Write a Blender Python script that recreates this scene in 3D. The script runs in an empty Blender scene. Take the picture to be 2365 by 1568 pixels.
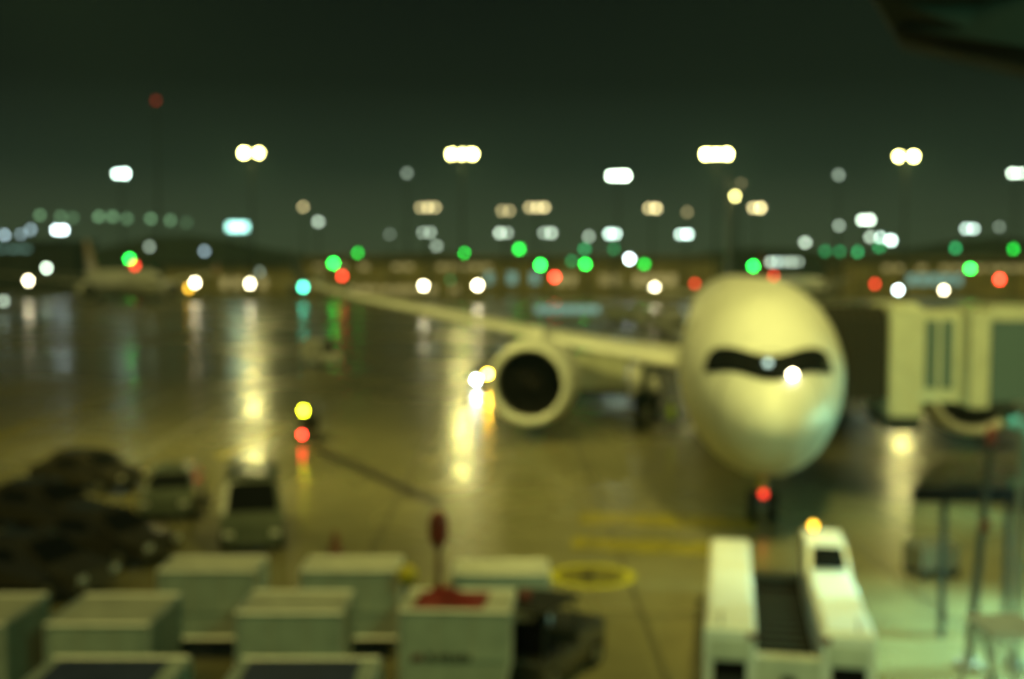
import bpy, math, random
from mathutils import Vector, Matrix

random.seed(7)
R = math.radians
scene = bpy.context.scene
C = scene.collection

# ------------------------------------------------------------------ camera
W, H = 2365.0, 1568.0            # working pixel frame used for measuring the photograph
LENS = 40.0
F = LENS / 36.0 * W              # focal length in those pixels
CAM_H = 8.5
HORIZON = 628.0
PITCH = math.atan((H / 2 - HORIZON) / F)
cam_d = bpy.data.cameras.new('camera')
cam_d.lens = LENS
cam_d.sensor_width = 36.0
cam_d.clip_start = 0.05
cam_d.clip_end = 6000
cam_d.dof.use_dof = True
cam_d.dof.focus_distance = 1.15  # focused on the rain close by, so the apron is far out of focus
cam_d.dof.aperture_fstop = 2.75
cam = bpy.data.objects.new('camera', cam_d)
C.objects.link(cam)
cam.location = (0, 0, CAM_H)
cam.rotation_euler = (R(90) - PITCH, 0, 0)
scene.camera = cam

# ------------------------------------------------------------------ world
world = bpy.data.worlds.new('World')
scene.world = world
world.use_nodes = True
nt = world.node_tree
nt.nodes.clear()
out = nt.nodes.new('ShaderNodeOutputWorld')
bg = nt.nodes.new('ShaderNodeBackground')
tc = nt.nodes.new('ShaderNodeTexCoord')
sep = nt.nodes.new('ShaderNodeSeparateXYZ')
ramp = nt.nodes.new('ShaderNodeValToRGB')
nt.links.new(tc.outputs['Generated'], sep.inputs[0])
nt.links.new(sep.outputs['Z'], ramp.inputs[0])
nt.links.new(ramp.outputs[0], bg.inputs[0])
nt.links.new(bg.outputs[0], out.inputs[0])
cr = ramp.color_ramp
cr.elements[0].position = 0.0
cr.elements[0].color = (0.058, 0.070, 0.036, 1)
cr.elements[1].position = 1.0
cr.elements[1].color = (0.002, 0.003, 0.003, 1)
for p, c in ((0.035, (0.042, 0.054, 0.032, 1)), (0.09, (0.013, 0.020, 0.014, 1)),
             (0.16, (0.004, 0.0055, 0.005, 1)), (0.26, (0.003, 0.0045, 0.0040, 1))):
    e = cr.elements.new(p)
    e.color = c
bg.inputs['Strength'].default_value = 1.0

# ------------------------------------------------------------------ general glow of the airport's floodlighting
sun_d = bpy.data.lights.new('sun', 'SUN')
sun_d.energy = 0.8
sun_d.angle = R(25)
sun_d.color = (1.0, 0.91, 0.24)
sun = bpy.data.objects.new('sun', sun_d)
C.objects.link(sun)
sun.rotation_euler = (R(30), 0, R(-24))

# ------------------------------------------------------------------ render settings
scene.view_settings.view_transform = 'Standard'
scene.view_settings.look = 'None'
scene.view_settings.exposure = 0.0
scene.view_settings.gamma = 1.0
scene.view_settings.use_curve_mapping = False
scene.render.engine = 'CYCLES'
cy = scene.cycles
cy.use_denoising = True
cy.use_adaptive_sampling = False
cy.max_bounces = 5
cy.diffuse_bounces = 2
cy.glossy_bounces = 3
cy.transmission_bounces = 4
cy.sample_clamp_indirect = 4.0
cy.use_light_tree = True
cy.caustics_reflective = False
cy.caustics_refractive = False

# ------------------------------------------------------------------ geometry helpers
cp, sp = math.cos(PITCH), math.sin(PITCH)


def at(px, py, d):
    """World point seen at pixel (px, py) whose world y is d."""
    u, v = (px - W / 2) / F, (H / 2 - py) / F
    dy, dz = cp + v * sp, -sp + v * cp
    k = d / dy
    return Vector((u * k, d, CAM_H + dz * k))


def ground(px, py):
    u, v = (px - W / 2) / F, (H / 2 - py) / F
    dy, dz = cp + v * sp, -sp + v * cp
    k = -CAM_H / dz
    return Vector((u * k, dy * k, 0))


class MB:
    def __init__(self):
        self.v, self.f = [], []

    def add(self, vs, fs):
        n = len(self.v)
        self.v += [tuple(p) for p in vs]
        self.f += [tuple(i + n for i in f) for f in fs]
        return self

    def hexa(self, p):
        """p: four bottom corners (counter clockwise), four top corners."""
        return self.add(p, [(3, 2, 1, 0), (4, 5, 6, 7), (0, 1, 5, 4), (1, 2, 6, 5), (2, 3, 7, 6), (3, 0, 4, 7)])

    def box(self, x0, x1, y0, y1, z0, z1):
        return self.hexa([(x0, y0, z0), (x1, y0, z0), (x1, y1, z0), (x0, y1, z0),
                          (x0, y0, z1), (x1, y0, z1), (x1, y1, z1), (x0, y1, z1)])

    def cham(self, x0, x1, y0, y1, z0, z1, b=0.05):
        """A box whose top edges are chamfered."""
        self.hexa([(x0, y0, z0), (x1, y0, z0), (x1, y1, z0), (x0, y1, z0),
                   (x0, y0, z1 - b), (x1, y0, z1 - b), (x1, y1, z1 - b), (x0, y1, z1 - b)])
        self.f.remove(self.f[-5])
        n = len(self.v)
        self.v += [(x0 + b, y0 + b, z1), (x1 - b, y0 + b, z1), (x1 - b, y1 - b, z1), (x0 + b, y1 - b, z1)]
        a = n - 4
        self.f += [(n, n + 1, n + 2, n + 3)]
        for i in range(4):
            j = (i + 1) % 4
            self.f.append((a + i, a + j, n + j, n + i))
        return self

    def tube(self, a, b, r0, r1=None, n=10, caps=True):
        a, b = Vector(a), Vector(b)
        r1 = r0 if r1 is None else r1
        ax = (b - a).normalized()
        up = Vector((0, 0, 1)) if abs(ax.z) < 0.9 else Vector((1, 0, 0))
        e1 = ax.cross(up).normalized()
        e2 = ax.cross(e1)
        vs = []
        for c, r in ((a, r0), (b, r1)):
            for i in range(n):
                t = 2 * math.pi * i / n
                vs.append(c + e1 * r * math.cos(t) + e2 * r * math.sin(t))
        fs = [(i, (i + 1) % n, n + (i + 1) % n, n + i) for i in range(n)]
        if caps:
            fs += [tuple(range(n - 1, -1, -1)), tuple(range(n, 2 * n))]
        return self.add(vs, fs)

    def loft(self, rings, close=True, caps=True):
        n = len(rings[0])
        vs = [p for r in rings for p in r]
        fs = []
        for k in range(len(rings) - 1):
            for i in range(n if close else n - 1):
                j = (i + 1) % n
                fs.append((k * n + i, k * n + j, (k + 1) * n + j, (k + 1) * n + i))
        if caps:
            fs += [tuple(range(n - 1, -1, -1)), tuple(range((len(rings) - 1) * n, len(rings) * n))]
        return self.add(vs, fs)

    def ball(self, c, rx, ry=None, rz=None, n=12, m=8):
        ry = rx if ry is None else ry
        rz = rx if rz is None else rz
        rings = []
        for k in range(m + 1):
            t = math.pi * (k + 0.001) / (m + 0.002)
            rings.append([(c[0] + rx * math.sin(t) * math.cos(2 * math.pi * i / n),
                           c[1] + ry * math.sin(t) * math.sin(2 * math.pi * i / n),
                           c[2] - rz * math.cos(t)) for i in range(n)])
        return self.loft(rings)

    def mesh(self, name, mat, smooth=False):
        me = bpy.data.meshes.new(name)
        me.from_pydata(self.v, [], self.f)
        me.update()
        if mat:
            me.materials.append(mat)
        if smooth:
            me.polygons.foreach_set('use_smooth', [True] * len(me.polygons))
        return me

    def build(self, name, mat, parent=None, smooth=False):
        o = bpy.data.objects.new(name, self.mesh(name, mat, smooth))
        C.objects.link(o)
        o.parent = parent
        return o


def link_mesh(name, me, parent, loc=(0, 0, 0)):
    o = bpy.data.objects.new(name, me)
    C.objects.link(o)
    o.parent = parent
    o.location = loc
    return o


USED = {}


def tag(o, label, cat, group=None):
    o['label'] = label
    o['category'] = cat
    if group:
        o['group'] = group
    return o


def thing(name, loc, label, cat, group=None, rz=0.0, s=1.0):
    o = bpy.data.objects.new(name, None)
    C.objects.link(o)
    o.location = loc
    o.rotation_euler = (0, 0, rz)
    o.scale = (s, s, s)
    o.empty_display_size = 0.3
    return tag(o, label, cat, group)


def structure(o):
    o['kind'] = 'structure'
    return o


# ------------------------------------------------------------------ materials
def mat(name, col, rough=0.5, metal=0.0, coat=0.0, spec=0.5, var=0.12, scale=3.0, emit=None, estr=0.0, alpha=None):
    m = bpy.data.materials.new(name)
    m.use_nodes = True
    t = m.node_tree
    b = t.nodes['Principled BSDF']
    b.inputs['Base Color'].default_value = (*col, 1)
    b.inputs['Roughness'].default_value = rough
    b.inputs['Metallic'].default_value = metal
    b.inputs['Coat Weight'].default_value = coat
    b.inputs['Specular IOR Level'].default_value = spec
    if var > 0:
        tcn = t.nodes.new('ShaderNodeTexCoord')
        no = t.nodes.new('ShaderNodeTexNoise')
        no.inputs['Scale'].default_value = scale
        no.inputs['Detail'].default_value = 5
        rm = t.nodes.new('ShaderNodeValToRGB')
        rm.color_ramp.elements[0].position = 0.3
        rm.color_ramp.elements[1].position = 0.7
        rm.color_ramp.elements[0].color = (*[c * (1 - var) for c in col], 1)
        rm.color_ramp.elements[1].color = (*[min(1, c * (1 + var * 0.5)) for c in col], 1)
        t.links.new(tcn.outputs['Object'], no.inputs['Vector'])
        t.links.new(no.outputs['Fac'], rm.inputs[0])
        t.links.new(rm.outputs[0], b.inputs['Base Color'])
        mr = t.nodes.new('ShaderNodeMapRange')
        mr.inputs['To Min'].default_value = max(0.03, rough - 0.1)
        mr.inputs['To Max'].default_value = min(1, rough + 0.1)
        t.links.new(no.outputs['Fac'], mr.inputs['Value'])
        t.links.new(mr.outputs[0], b.inputs['Roughness'])
    if emit:
        b.inputs['Emission Color'].default_value = (*emit, 1)
        b.inputs['Emission Strength'].default_value = estr
    return m


M = {}
M['white'] = mat('white_paint', (0.80, 0.80, 0.78), 0.46, coat=0.0, spec=0.35, scale=0.45, var=0.13)
M['offwhite'] = mat('aged_white_paint', (0.58, 0.58, 0.50), 0.5, scale=2, var=0.2)
M['container'] = mat('container_panel', (0.50, 0.55, 0.50), 0.45, scale=2.2, var=0.2)
M['rail'] = mat('aluminium_rail', (0.72, 0.72, 0.70), 0.4, metal=0.25, scale=4, var=0.15)
M['navy'] = mat('navy_tarpaulin', (0.050, 0.062, 0.140), 0.5, scale=3, var=0.3)
M['black'] = mat('black_plastic', (0.006, 0.004, 0.004), 0.8, spec=0.08, scale=4, var=0.3)
M['rubber'] = mat('tyre_rubber', (0.018, 0.018, 0.018), 0.75, scale=8, var=0.3)
M['darkpaint'] = mat('dark_car_paint', (0.050, 0.044, 0.034), 0.16, coat=1.0, scale=1, var=0.2)
M['greypaint'] = mat('grey_green_paint', (0.10, 0.115, 0.09), 0.25, coat=0.6, scale=1, var=0.15)
M['silver'] = mat('pale_van_paint', (0.50, 0.53, 0.48), 0.3, coat=0.5, scale=1, var=0.12)
M['metal'] = mat('galvanised_steel', (0.35, 0.36, 0.35), 0.42, metal=0.8, scale=6, var=0.2)
M['darkmetal'] = mat('dark_steel', (0.05, 0.052, 0.05), 0.45, metal=0.5, scale=6, var=0.3)
M['strut'] = mat('blue_grey_strut', (0.22, 0.30, 0.34), 0.35, metal=0.3, scale=5, var=0.2)
M['teal'] = mat('teal_machine_paint', (0.14, 0.27, 0.23), 0.4, coat=0.2, scale=4, var=0.25)
M['red'] = mat('dull_red_paint', (0.20, 0.030, 0.018), 0.5, scale=4, var=0.35)
M['redcloth'] = mat('red_tarpaulin', (0.24, 0.022, 0.02), 0.6, scale=3, var=0.4)
M['orange'] = mat('rust_orange_paint', (0.14, 0.045, 0.018), 0.6, scale=5, var=0.4)
M['yellow'] = mat('yellow_paint', (0.62, 0.50, 0.03), 0.5, scale=4, var=0.2)
M['hivis'] = mat('hi_vis_cloth', (0.50, 0.72, 0.05), 0.8, scale=6, var=0.2)
M['navycloth'] = mat('dark_work_trousers', (0.03, 0.035, 0.05), 0.9, scale=8, var=0.3)
M['skin'] = mat('skin', (0.45, 0.30, 0.22), 0.6, var=0.05)
M['hair'] = mat('dark_hair', (0.02, 0.015, 0.012), 0.6, var=0.2)
M['glass'] = mat('dark_glass', (0.010, 0.011, 0.012), 0.06, var=0.0, spec=0.6)
M['inlet'] = mat('engine_inlet_dark', (0.030, 0.024, 0.022), 0.5, metal=0.3, scale=2, var=0.3)
M['blade'] = mat('titanium_fan_blade', (0.06, 0.05, 0.05), 0.4, metal=0.6, scale=2, var=0.2)
M['lip'] = mat('polished_inlet_lip', (0.74, 0.74, 0.72), 0.32, metal=0.15, scale=2, var=0.08)
M['canopy'] = mat('bridge_canopy_fabric', (0.016, 0.014, 0.010), 0.85, scale=6, var=0.3)
M['bridge'] = mat('bridge_cream_paint', (0.50, 0.52, 0.42), 0.5, scale=1.5, var=0.15)
M['bridgepane'] = mat('bridge_lit_pane', (0.03, 0.05, 0.035), 0.12, var=0.0, emit=(0.34, 0.52, 0.22), estr=0.13)
M['bldg'] = mat('terminal_wall', (0.58, 0.48, 0.20), 0.7, scale=0.15, var=0.35)
M['bldgroof'] = mat('terminal_roof', (0.30, 0.26, 0.13), 0.6, scale=0.1, var=0.3)
M['dkbldg'] = mat('hangar_wall', (0.05, 0.05, 0.04), 0.7, scale=0.1, var=0.3)
M['tealpane'] = mat('teal_lit_window', (0.05, 0.06, 0.06), 0.2, var=0.0, emit=(0.32, 0.62, 0.50), estr=0.7)
M['warmpane'] = mat('warm_lit_window', (0.05, 0.05, 0.03), 0.2, var=0.0, emit=(0.75, 0.62, 0.22), estr=0.6)
M['soffit'] = mat('canopy_soffit', (0.03, 0.05, 0.06), 0.7, scale=0.8, var=0.12)
M['beam'] = mat('canopy_beam', (0.005, 0.007, 0.011), 0.8, scale=1, var=0.3)
M['screen'] = mat('lit_signboard', (0.1, 0.1, 0.1), 0.4, var=0.0, emit=(0.42, 0.95, 0.80), estr=6.0)
M['concrete'] = mat('concrete_block', (0.30, 0.29, 0.26), 0.7, scale=5, var=0.25)
M['cap'] = mat('red_cap', (0.5, 0.04, 0.03), 0.6, var=0.1)

LAMP = {
    'flood': (1.0, 0.90, 0.30), 'cool': (0.72, 1.0, 0.84), 'warm': (1.0, 0.84, 0.38), 'white': (0.78, 1.0, 0.76),
    'wwhite': (1.0, 0.90, 0.56), 'green': (0.02, 1.0, 0.075), 'dgreen': (0.05, 0.75, 0.22), 'pale': (0.42, 0.85, 0.42),
    'red': (1.0, 0.05, 0.025), 'teal': (0.10, 0.90, 0.55), 'amber': (1.0, 0.55, 0.04), 'yellow': (0.90, 0.95, 0.02),
    'blue': (0.60, 0.85, 0.95), 'bluew': (0.80, 1.0, 1.0),
}
_lm = {}


def lamp_mat(col, strength):
    k = (col, round(strength, 2))
    if k not in _lm:
        m = bpy.data.materials.new('lit_%s_lamp' % col)
        m.use_nodes = True
        t = m.node_tree
        t.nodes.clear()
        o = t.nodes.new('ShaderNodeOutputMaterial')
        e = t.nodes.new('ShaderNodeEmission')
        e.inputs[0].default_value = (*LAMP[col], 1)
        e.inputs[1].default_value = strength
        t.links.new(e.outputs[0], o.inputs[0])
        _lm[k] = m
    return _lm[k]


def ground_mat():
    m = bpy.data.materials.new('wet_apron_concrete')
    m.use_nodes = True
    t = m.node_tree
    b = t.nodes['Principled BSDF']
    L = t.links.new
    tcn = t.nodes.new('ShaderNodeTexCoord')
    # broad patches of standing water
    n1 = t.nodes.new('ShaderNodeTexNoise')
    n1.inputs['Scale'].default_value = 0.045
    n1.inputs['Detail'].default_value = 6
    n1.inputs['Roughness'].default_value = 0.55
    n2 = t.nodes.new('ShaderNodeTexNoise')
    n2.inputs['Scale'].default_value = 0.6
    n2.inputs['Detail'].default_value = 8
    L(tcn.outputs['Object'], n1.inputs['Vector'])
    L(tcn.outputs['Object'], n2.inputs['Vector'])
    rr = t.nodes.new('ShaderNodeMapRange')
    rr.inputs['From Min'].default_value = 0.35
    rr.inputs['From Max'].default_value = 0.65
    rr.inputs['To Min'].default_value = 0.14
    rr.inputs['To Max'].default_value = 0.34
    L(n1.outputs['Fac'], rr.inputs['Value'])
    L(rr.outputs[0], b.inputs['Roughness'])
    cr_ = t.nodes.new('ShaderNodeValToRGB')
    cr_.color_ramp.elements[0].position = 0.3
    cr_.color_ramp.elements[0].color = (0.132, 0.120, 0.066, 1)
    cr_.color_ramp.elements[1].position = 0.72
    cr_.color_ramp.elements[1].color = (0.262, 0.236, 0.128, 1)
    mx = t.nodes.new('ShaderNodeMath')
    mx.operation = 'MULTIPLY_ADD'
    mx.inputs[1].default_value = 0.5
    L(n2.outputs['Fac'], mx.inputs[0])
    hv = t.nodes.new('ShaderNodeMath')
    hv.operation = 'MULTIPLY'
    hv.inputs[1].default_value = 0.5
    L(n1.outputs['Fac'], hv.inputs[0])
    L(hv.outputs[0], mx.inputs[2])
    L(mx.outputs[0], cr_.inputs[0])
    L(cr_.outputs[0], b.inputs['Base Color'])
    bp = t.nodes.new('ShaderNodeBump')
    bp.inputs['Strength'].default_value = 0.22
    bp.inputs['Distance'].default_value = 0.02
    n3 = t.nodes.new('ShaderNodeTexNoise')
    n3.inputs['Scale'].default_value = 1.3
    n3.inputs['Detail'].default_value = 3
    L(tcn.outputs['Object'], n3.inputs['Vector'])
    L(n3.outputs['Fac'], bp.inputs['Height'])
    L(bp.outputs[0], b.inputs['Normal'])
    b.inputs['Specular IOR Level'].default_value = 0.5
    return m


def paint_mat(name, col, rough=0.3, wear=0.5):
    m = mat(name, col, rough, scale=1.2, var=0.0)
    t = m.node_tree
    b = t.nodes['Principled BSDF']
    tcn = t.nodes.new('ShaderNodeTexCoord')
    n = t.nodes.new('ShaderNodeTexNoise')
    n.inputs['Scale'].default_value = 1.8
    n.inputs['Detail'].default_value = 7
    r_ = t.nodes.new('ShaderNodeValToRGB')
    r_.color_ramp.elements[0].position = 0.35
    r_.color_ramp.elements[0].color = (*[c * (1 - wear) + 0.04 * wear for c in col], 1)
    r_.color_ramp.elements[1].position = 0.6
    r_.color_ramp.elements[1].color = (*col, 1)
    t.links.new(tcn.outputs['Object'], n.inputs['Vector'])
    t.links.new(n.outputs['Fac'], r_.inputs[0])
    t.links.new(r_.outputs[0], b.inputs['Base Color'])
    return m


def fin_mat(name, base, stripe):
    m = mat(name, base, 0.4, var=0.0)
    t = m.node_tree
    b = t.nodes['Principled BSDF']
    tcn = t.nodes.new('ShaderNodeTexCoord')
    w = t.nodes.new('ShaderNodeTexWave')
    w.inputs['Scale'].default_value = 0.16
    w.inputs['Distortion'].default_value = 5.0
    w.inputs['Detail'].default_value = 2
    r_ = t.nodes.new('ShaderNodeValToRGB')
    r_.color_ramp.elements[0].position = 0.45
    r_.color_ramp.elements[0].color = (*base, 1)
    r_.color_ramp.elements[1].position = 0.55
    r_.color_ramp.elements[1].color = (*stripe, 1)
    t.links.new(tcn.outputs['Object'], w.inputs['Vector'])
    t.links.new(w.outputs['Fac'], r_.inputs[0])
    t.links.new(r_.outputs[0], b.inputs['Base Color'])
    return m


M['fin_red'] = fin_mat('red_swirled_fin', (0.80, 0.66, 0.58), (0.66, 0.14, 0.10))
M['fin_pink'] = fin_mat('pink_fin', (0.62, 0.30, 0.26), (0.55, 0.18, 0.14))
M['fin_orange'] = fin_mat('orange_red_fin', (0.50, 0.14, 0.06), (0.42, 0.08, 0.04))
M['fin_white'] = mat('blue_grey_fin', (0.10, 0.14, 0.17), 0.4, scale=0.5, var=0.2)
M['ypaint'] = paint_mat('worn_yellow_marking', (0.36, 0.30, 0.02), 0.25, 0.55)
M['yring'] = paint_mat('yellow_ring_marking', (0.58, 0.52, 0.015), 0.3, 0.25)
M['ydisc'] = paint_mat('faded_yellow_disc', (0.20, 0.17, 0.02), 0.3, 0.4)
M['wpaint'] = paint_mat('worn_white_marking', (0.30, 0.28, 0.20), 0.25, 0.6)
M['dpaint'] = paint_mat('dark_marking', (0.028, 0.022, 0.016), 0.35, 0.2)

# ------------------------------------------------------------------ ground and markings
g = MB()
N = 10
xs = [-1700 + 3400 * i / N for i in range(N + 1)]
ys = [-100 + 1900 * i / N for i in range(N + 1)]
for y in ys:
    for x in xs:
        g.v.append((x, y, 0))
for j in range(N):
    for i in range(N):
        a = j * (N + 1) + i
        g.f.append((a, a + 1, a + N + 2, a + N + 1))
structure(g.build('ground', ground_mat()))


def strip(name, pts, m, z=0.004):
    """Flat painted marking from ground pixel corners."""
    b = MB()
    vs = [ground(*p) for p in pts]
    b.add([(v.x, v.y, z) for v in vs], [tuple(range(len(vs)))])
    o = b.build(name, m)
    return structure(o)


strip('stand_line_marking', [(1335, 1212), (1750, 1222), (1745, 1198), (1340, 1180)], M['ypaint'])
strip('stand_line_marking', [(1318, 1268), (1650, 1284), (1650, 1256), (1325, 1236)], M['ypaint'])
strip('taxi_line_marking', [(275, 1070), (300, 1078), (520, 948), (500, 944)], M['wpaint'])
strip('taxi_line_marking', [(-20, 1076), (-10, 1088), (420, 905), (405, 902)], M['wpaint'])
strip('taxi_line_marking', [(-20, 1010), (-10, 1020), (360, 880), (345, 878)], M['ypaint'])
strip('taxi_line_marking', [(640, 985), (660, 990), (520, 1060), (490, 1052)], M['ypaint'])
strip('drain_line_marking', [(715, 1040), (1010, 1172), (1030, 1160), (735, 1032)], M['dpaint'])

for k in range(14):
    y_ = 20 + 7.5 * k
    structure(MB().add([(-60, y_, 0.002), (60, y_, 0.002), (60, y_ + 0.07, 0.002), (-60, y_ + 0.07, 0.002)], [(0, 1, 2, 3)]).build('slab_joint', M['dpaint']))
for k in range(-6, 7):
    x_ = 3.2 + 7.5 * k
    structure(MB().add([(x_, 12, 0.003), (x_ + 0.07, 12, 0.003), (x_ + 0.07, 125, 0.003), (x_, 125, 0.003)], [(0, 1, 2, 3)]).build('slab_joint', M['dpaint']))
c0 = ground(1366, 1330)
disc = MB().add([(c0.x + 1.0 * math.cos(t * math.pi / 24), c0.y + 1.0 * math.sin(t * math.pi / 24), 0.004) for t in range(48)],
                [tuple(range(48))]).build('stand_number_disc', M['ydisc'])
structure(disc)
ring = MB()
for t in range(48):
    a0, a1 = t * math.pi / 24, (t + 1) * math.pi / 24
    ring.add([(c0.x + r * math.cos(a), c0.y + r * math.sin(a), 0.008) for r, a in ((0.98, a0), (1.24, a0), (1.24, a1), (0.98, a1))], [(0, 1, 2, 3)])
ring.build('painted_ring', M['yring'], disc)
for (x0, x1, y0, y1) in ((-0.30, 0.06, -0.45, 0.42), (0.36, 0.46, -0.42, 0.12), (0.52, 0.66, -0.38, 0.0), (-0.72, -0.58, -0.22, -0.08)):
    MB().add([(c0.x + x0, c0.y + y0, 0.008), (c0.x + x1, c0.y + y0, 0.008), (c0.x + x1 - 0.03, c0.y + y1, 0.008), (c0.x + x0 + 0.06, c0.y + y1, 0.008)],
             [(0, 1, 2, 3)]).build('painted_figure', M['dpaint'], disc)

# ------------------------------------------------------------------ far setting: dark rise and terminal buildings
hill = MB()
prof = []
for i in range(61):
    x = -900 + 1800 * i / 60
    h = 22 + 9 * math.sin(i * 0.35) + 6 * math.sin(i * 0.9 + 1)
    prof.append((x, h))
rings = []
for y, k in ((760, 0.0), (800, 0.8), (860, 1.0), (960, 0.7), (1060, 0.0)):
    rings.append([(x, y + 14 * math.sin(x * 0.01), -0.5 + h * k) for x, h in prof])
hill.loft(rings, close=False, caps=False)
M['hill'] = mat('dark_wooded_rise', (0.030, 0.034, 0.022), 0.9, scale=0.02, var=0.4)
structure(hill.build('hills', M['hill']))


def building(name, px0, px1, d, top_py, label, cat, wall, roof, rows, depth=26, pane_w=2.6, gap=1.0, panes='tealpane', skip=0.25):
    a, b = at(px0, HORIZON, d), at(px1, HORIZON, d)
    z1 = at(px0, top_py, d).z
    t = thing(name, ((a.x + b.x) / 2, d, 0), label, cat)
    w = (b.x - a.x) / 2
    MB().box(-w, w, 0, depth, 0, z1).build('wall', M[wall], t)
    rf = MB().hexa([(-w - 1, -1.2, z1 + 0.01), (w + 1, -1.2, z1 + 0.01), (w + 1, depth + 1, z1 + 0.01), (-w - 1, depth + 1, z1 + 0.01),
                    (-w - 1, -1.2, z1 + 0.5), (w + 1, -1.2, z1 + 0.5), (w + 1, depth + 1, z1 + 1.6), (-w - 1, depth + 1, z1 + 1.6)])
    rf.build('roof', M[roof], t)
    n = int(2 * w // 14)
    for i in range(n + 1):
        x = -w + 2 * w * i / max(1, n)
        MB().box(x - 0.35, x + 0.35, -0.5, 0.02, 0, z1 - 0.05).build('column', M[wall], t)
    for (z0, zz1, kind, u0, u1) in rows:
        me = MB().box(-pane_w / 2, pane_w / 2, -0.12, 0.06, z0, zz1).mesh('pane', M[kind])
        x = -w + 2 * w * u0 + pane_w
        while x < -w + 2 * w * u1 - pane_w:
            if random.random() > skip:
                link_mesh('window', me, t, (x, 0, 0))
            x += pane_w + gap
    return t


building('terminal_building', 700, 1660, 430, 597, 'long ochre terminal across the apron behind the wing', 'building', 'bldg', 'bldgroof',
         [(4.2, 8.2, 'tealpane', 0.43, 0.58), (9.6, 11.2, 'warmpane', 0.02, 0.5), (3.6, 7.4, 'warmpane', 0.60, 0.95), (1.0, 3.0, 'warmpane', 0.05, 0.4)], pane_w=3.0, gap=1.2)
building('pier_building', 1950, 2500, 400, 600, 'ochre pier building above the boarding bridge', 'building', 'bldg', 'bldgroof',
         [(4.0, 7.5, 'tealpane', 0.25, 0.55), (9.0, 10.6, 'warmpane', 0.1, 0.8)], pane_w=2.8, gap=1.2)
building('hangar_building', -140, 172, 520, 560, 'dark hangar with pale lit strip at the far left', 'building', 'dkbldg', 'dkbldg',
         [(18.2, 19.6, 'tealpane', 0.25, 0.75)], pane_w=4.0, gap=1.0)
building('cargo_building', 380, 690, 470, 612, 'low brown cargo shed behind the far airliner', 'building', 'bldg', 'dkbldg',
         [(2.0, 6.0, 'warmpane', 0.3, 0.8)], pane_w=3.0, gap=2.2, skip=0.5)


# ------------------------------------------------------------------ airliner
SECT = [(0.0, 3.98, 0.02, 0.02), (0.12, 3.98, 0.45, 0.48), (0.4, 4.00, 0.82, 0.92), (0.9, 4.07, 1.22, 1.40), (1.6, 4.20, 1.62, 1.88),
        (2.4, 4.35, 1.97, 2.32), (3.4, 4.52, 2.30, 2.72), (4.6, 4.68, 2.57, 3.02), (6.0, 4.78, 2.78, 3.24), (7.6, 4.86, 2.91, 3.36),
        (9.5, 4.90, 2.98, 3.40), (44.0, 5.00, 2.98, 3.30), (50.0, 5.35, 2.75, 2.88), (56.0, 5.95, 2.1, 2.15), (61.0, 6.5, 1.3, 1.35),
        (65.0, 6.95, 0.6, 0.62), (66.5, 7.1, 0.15, 0.18)]


def sect(t):
    for a, b in zip(SECT, SECT[1:]):
        if a[0] <= t <= b[0]:
            k = (t - a[0]) / (b[0] - a[0])
            return [a[i] + (b[i] - a[i]) * k for i in range(1, 4)]
    return SECT[-1][1:]


def skin_t(x, z):
    """How far aft of the nose tip the skin lies at frontal position (x, z)."""
    lo, hi = 0.0, 9.5
    for _ in range(40):
        mid = (lo + hi) / 2
        zc, rx, rz = sect(mid)
        if (x / rx) ** 2 + ((z - zc) / rz) ** 2 > 1:
            lo = mid
        else:
            hi = mid
    return hi


def airfoil(t_le, chord, x, z, thick, n=9, twist=0.0):
    up, lo = [], []
    for i in range(n):
        u = (1 - math.cos(math.pi * i / (n - 1))) / 2
        y = thick * chord * 2.6 * (0.2969 * math.sqrt(u) - 0.126 * u - 0.3516 * u * u + 0.2843 * u ** 3 - 0.1015 * u ** 4) * 2
        yy = t_le + chord * u
        zz = z - twist * chord * u
        up.append((x, yy, zz + y * 0.6))
        lo.append((x, yy, zz - y * 0.4))
    return up + lo[-2:0:-1]


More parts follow.
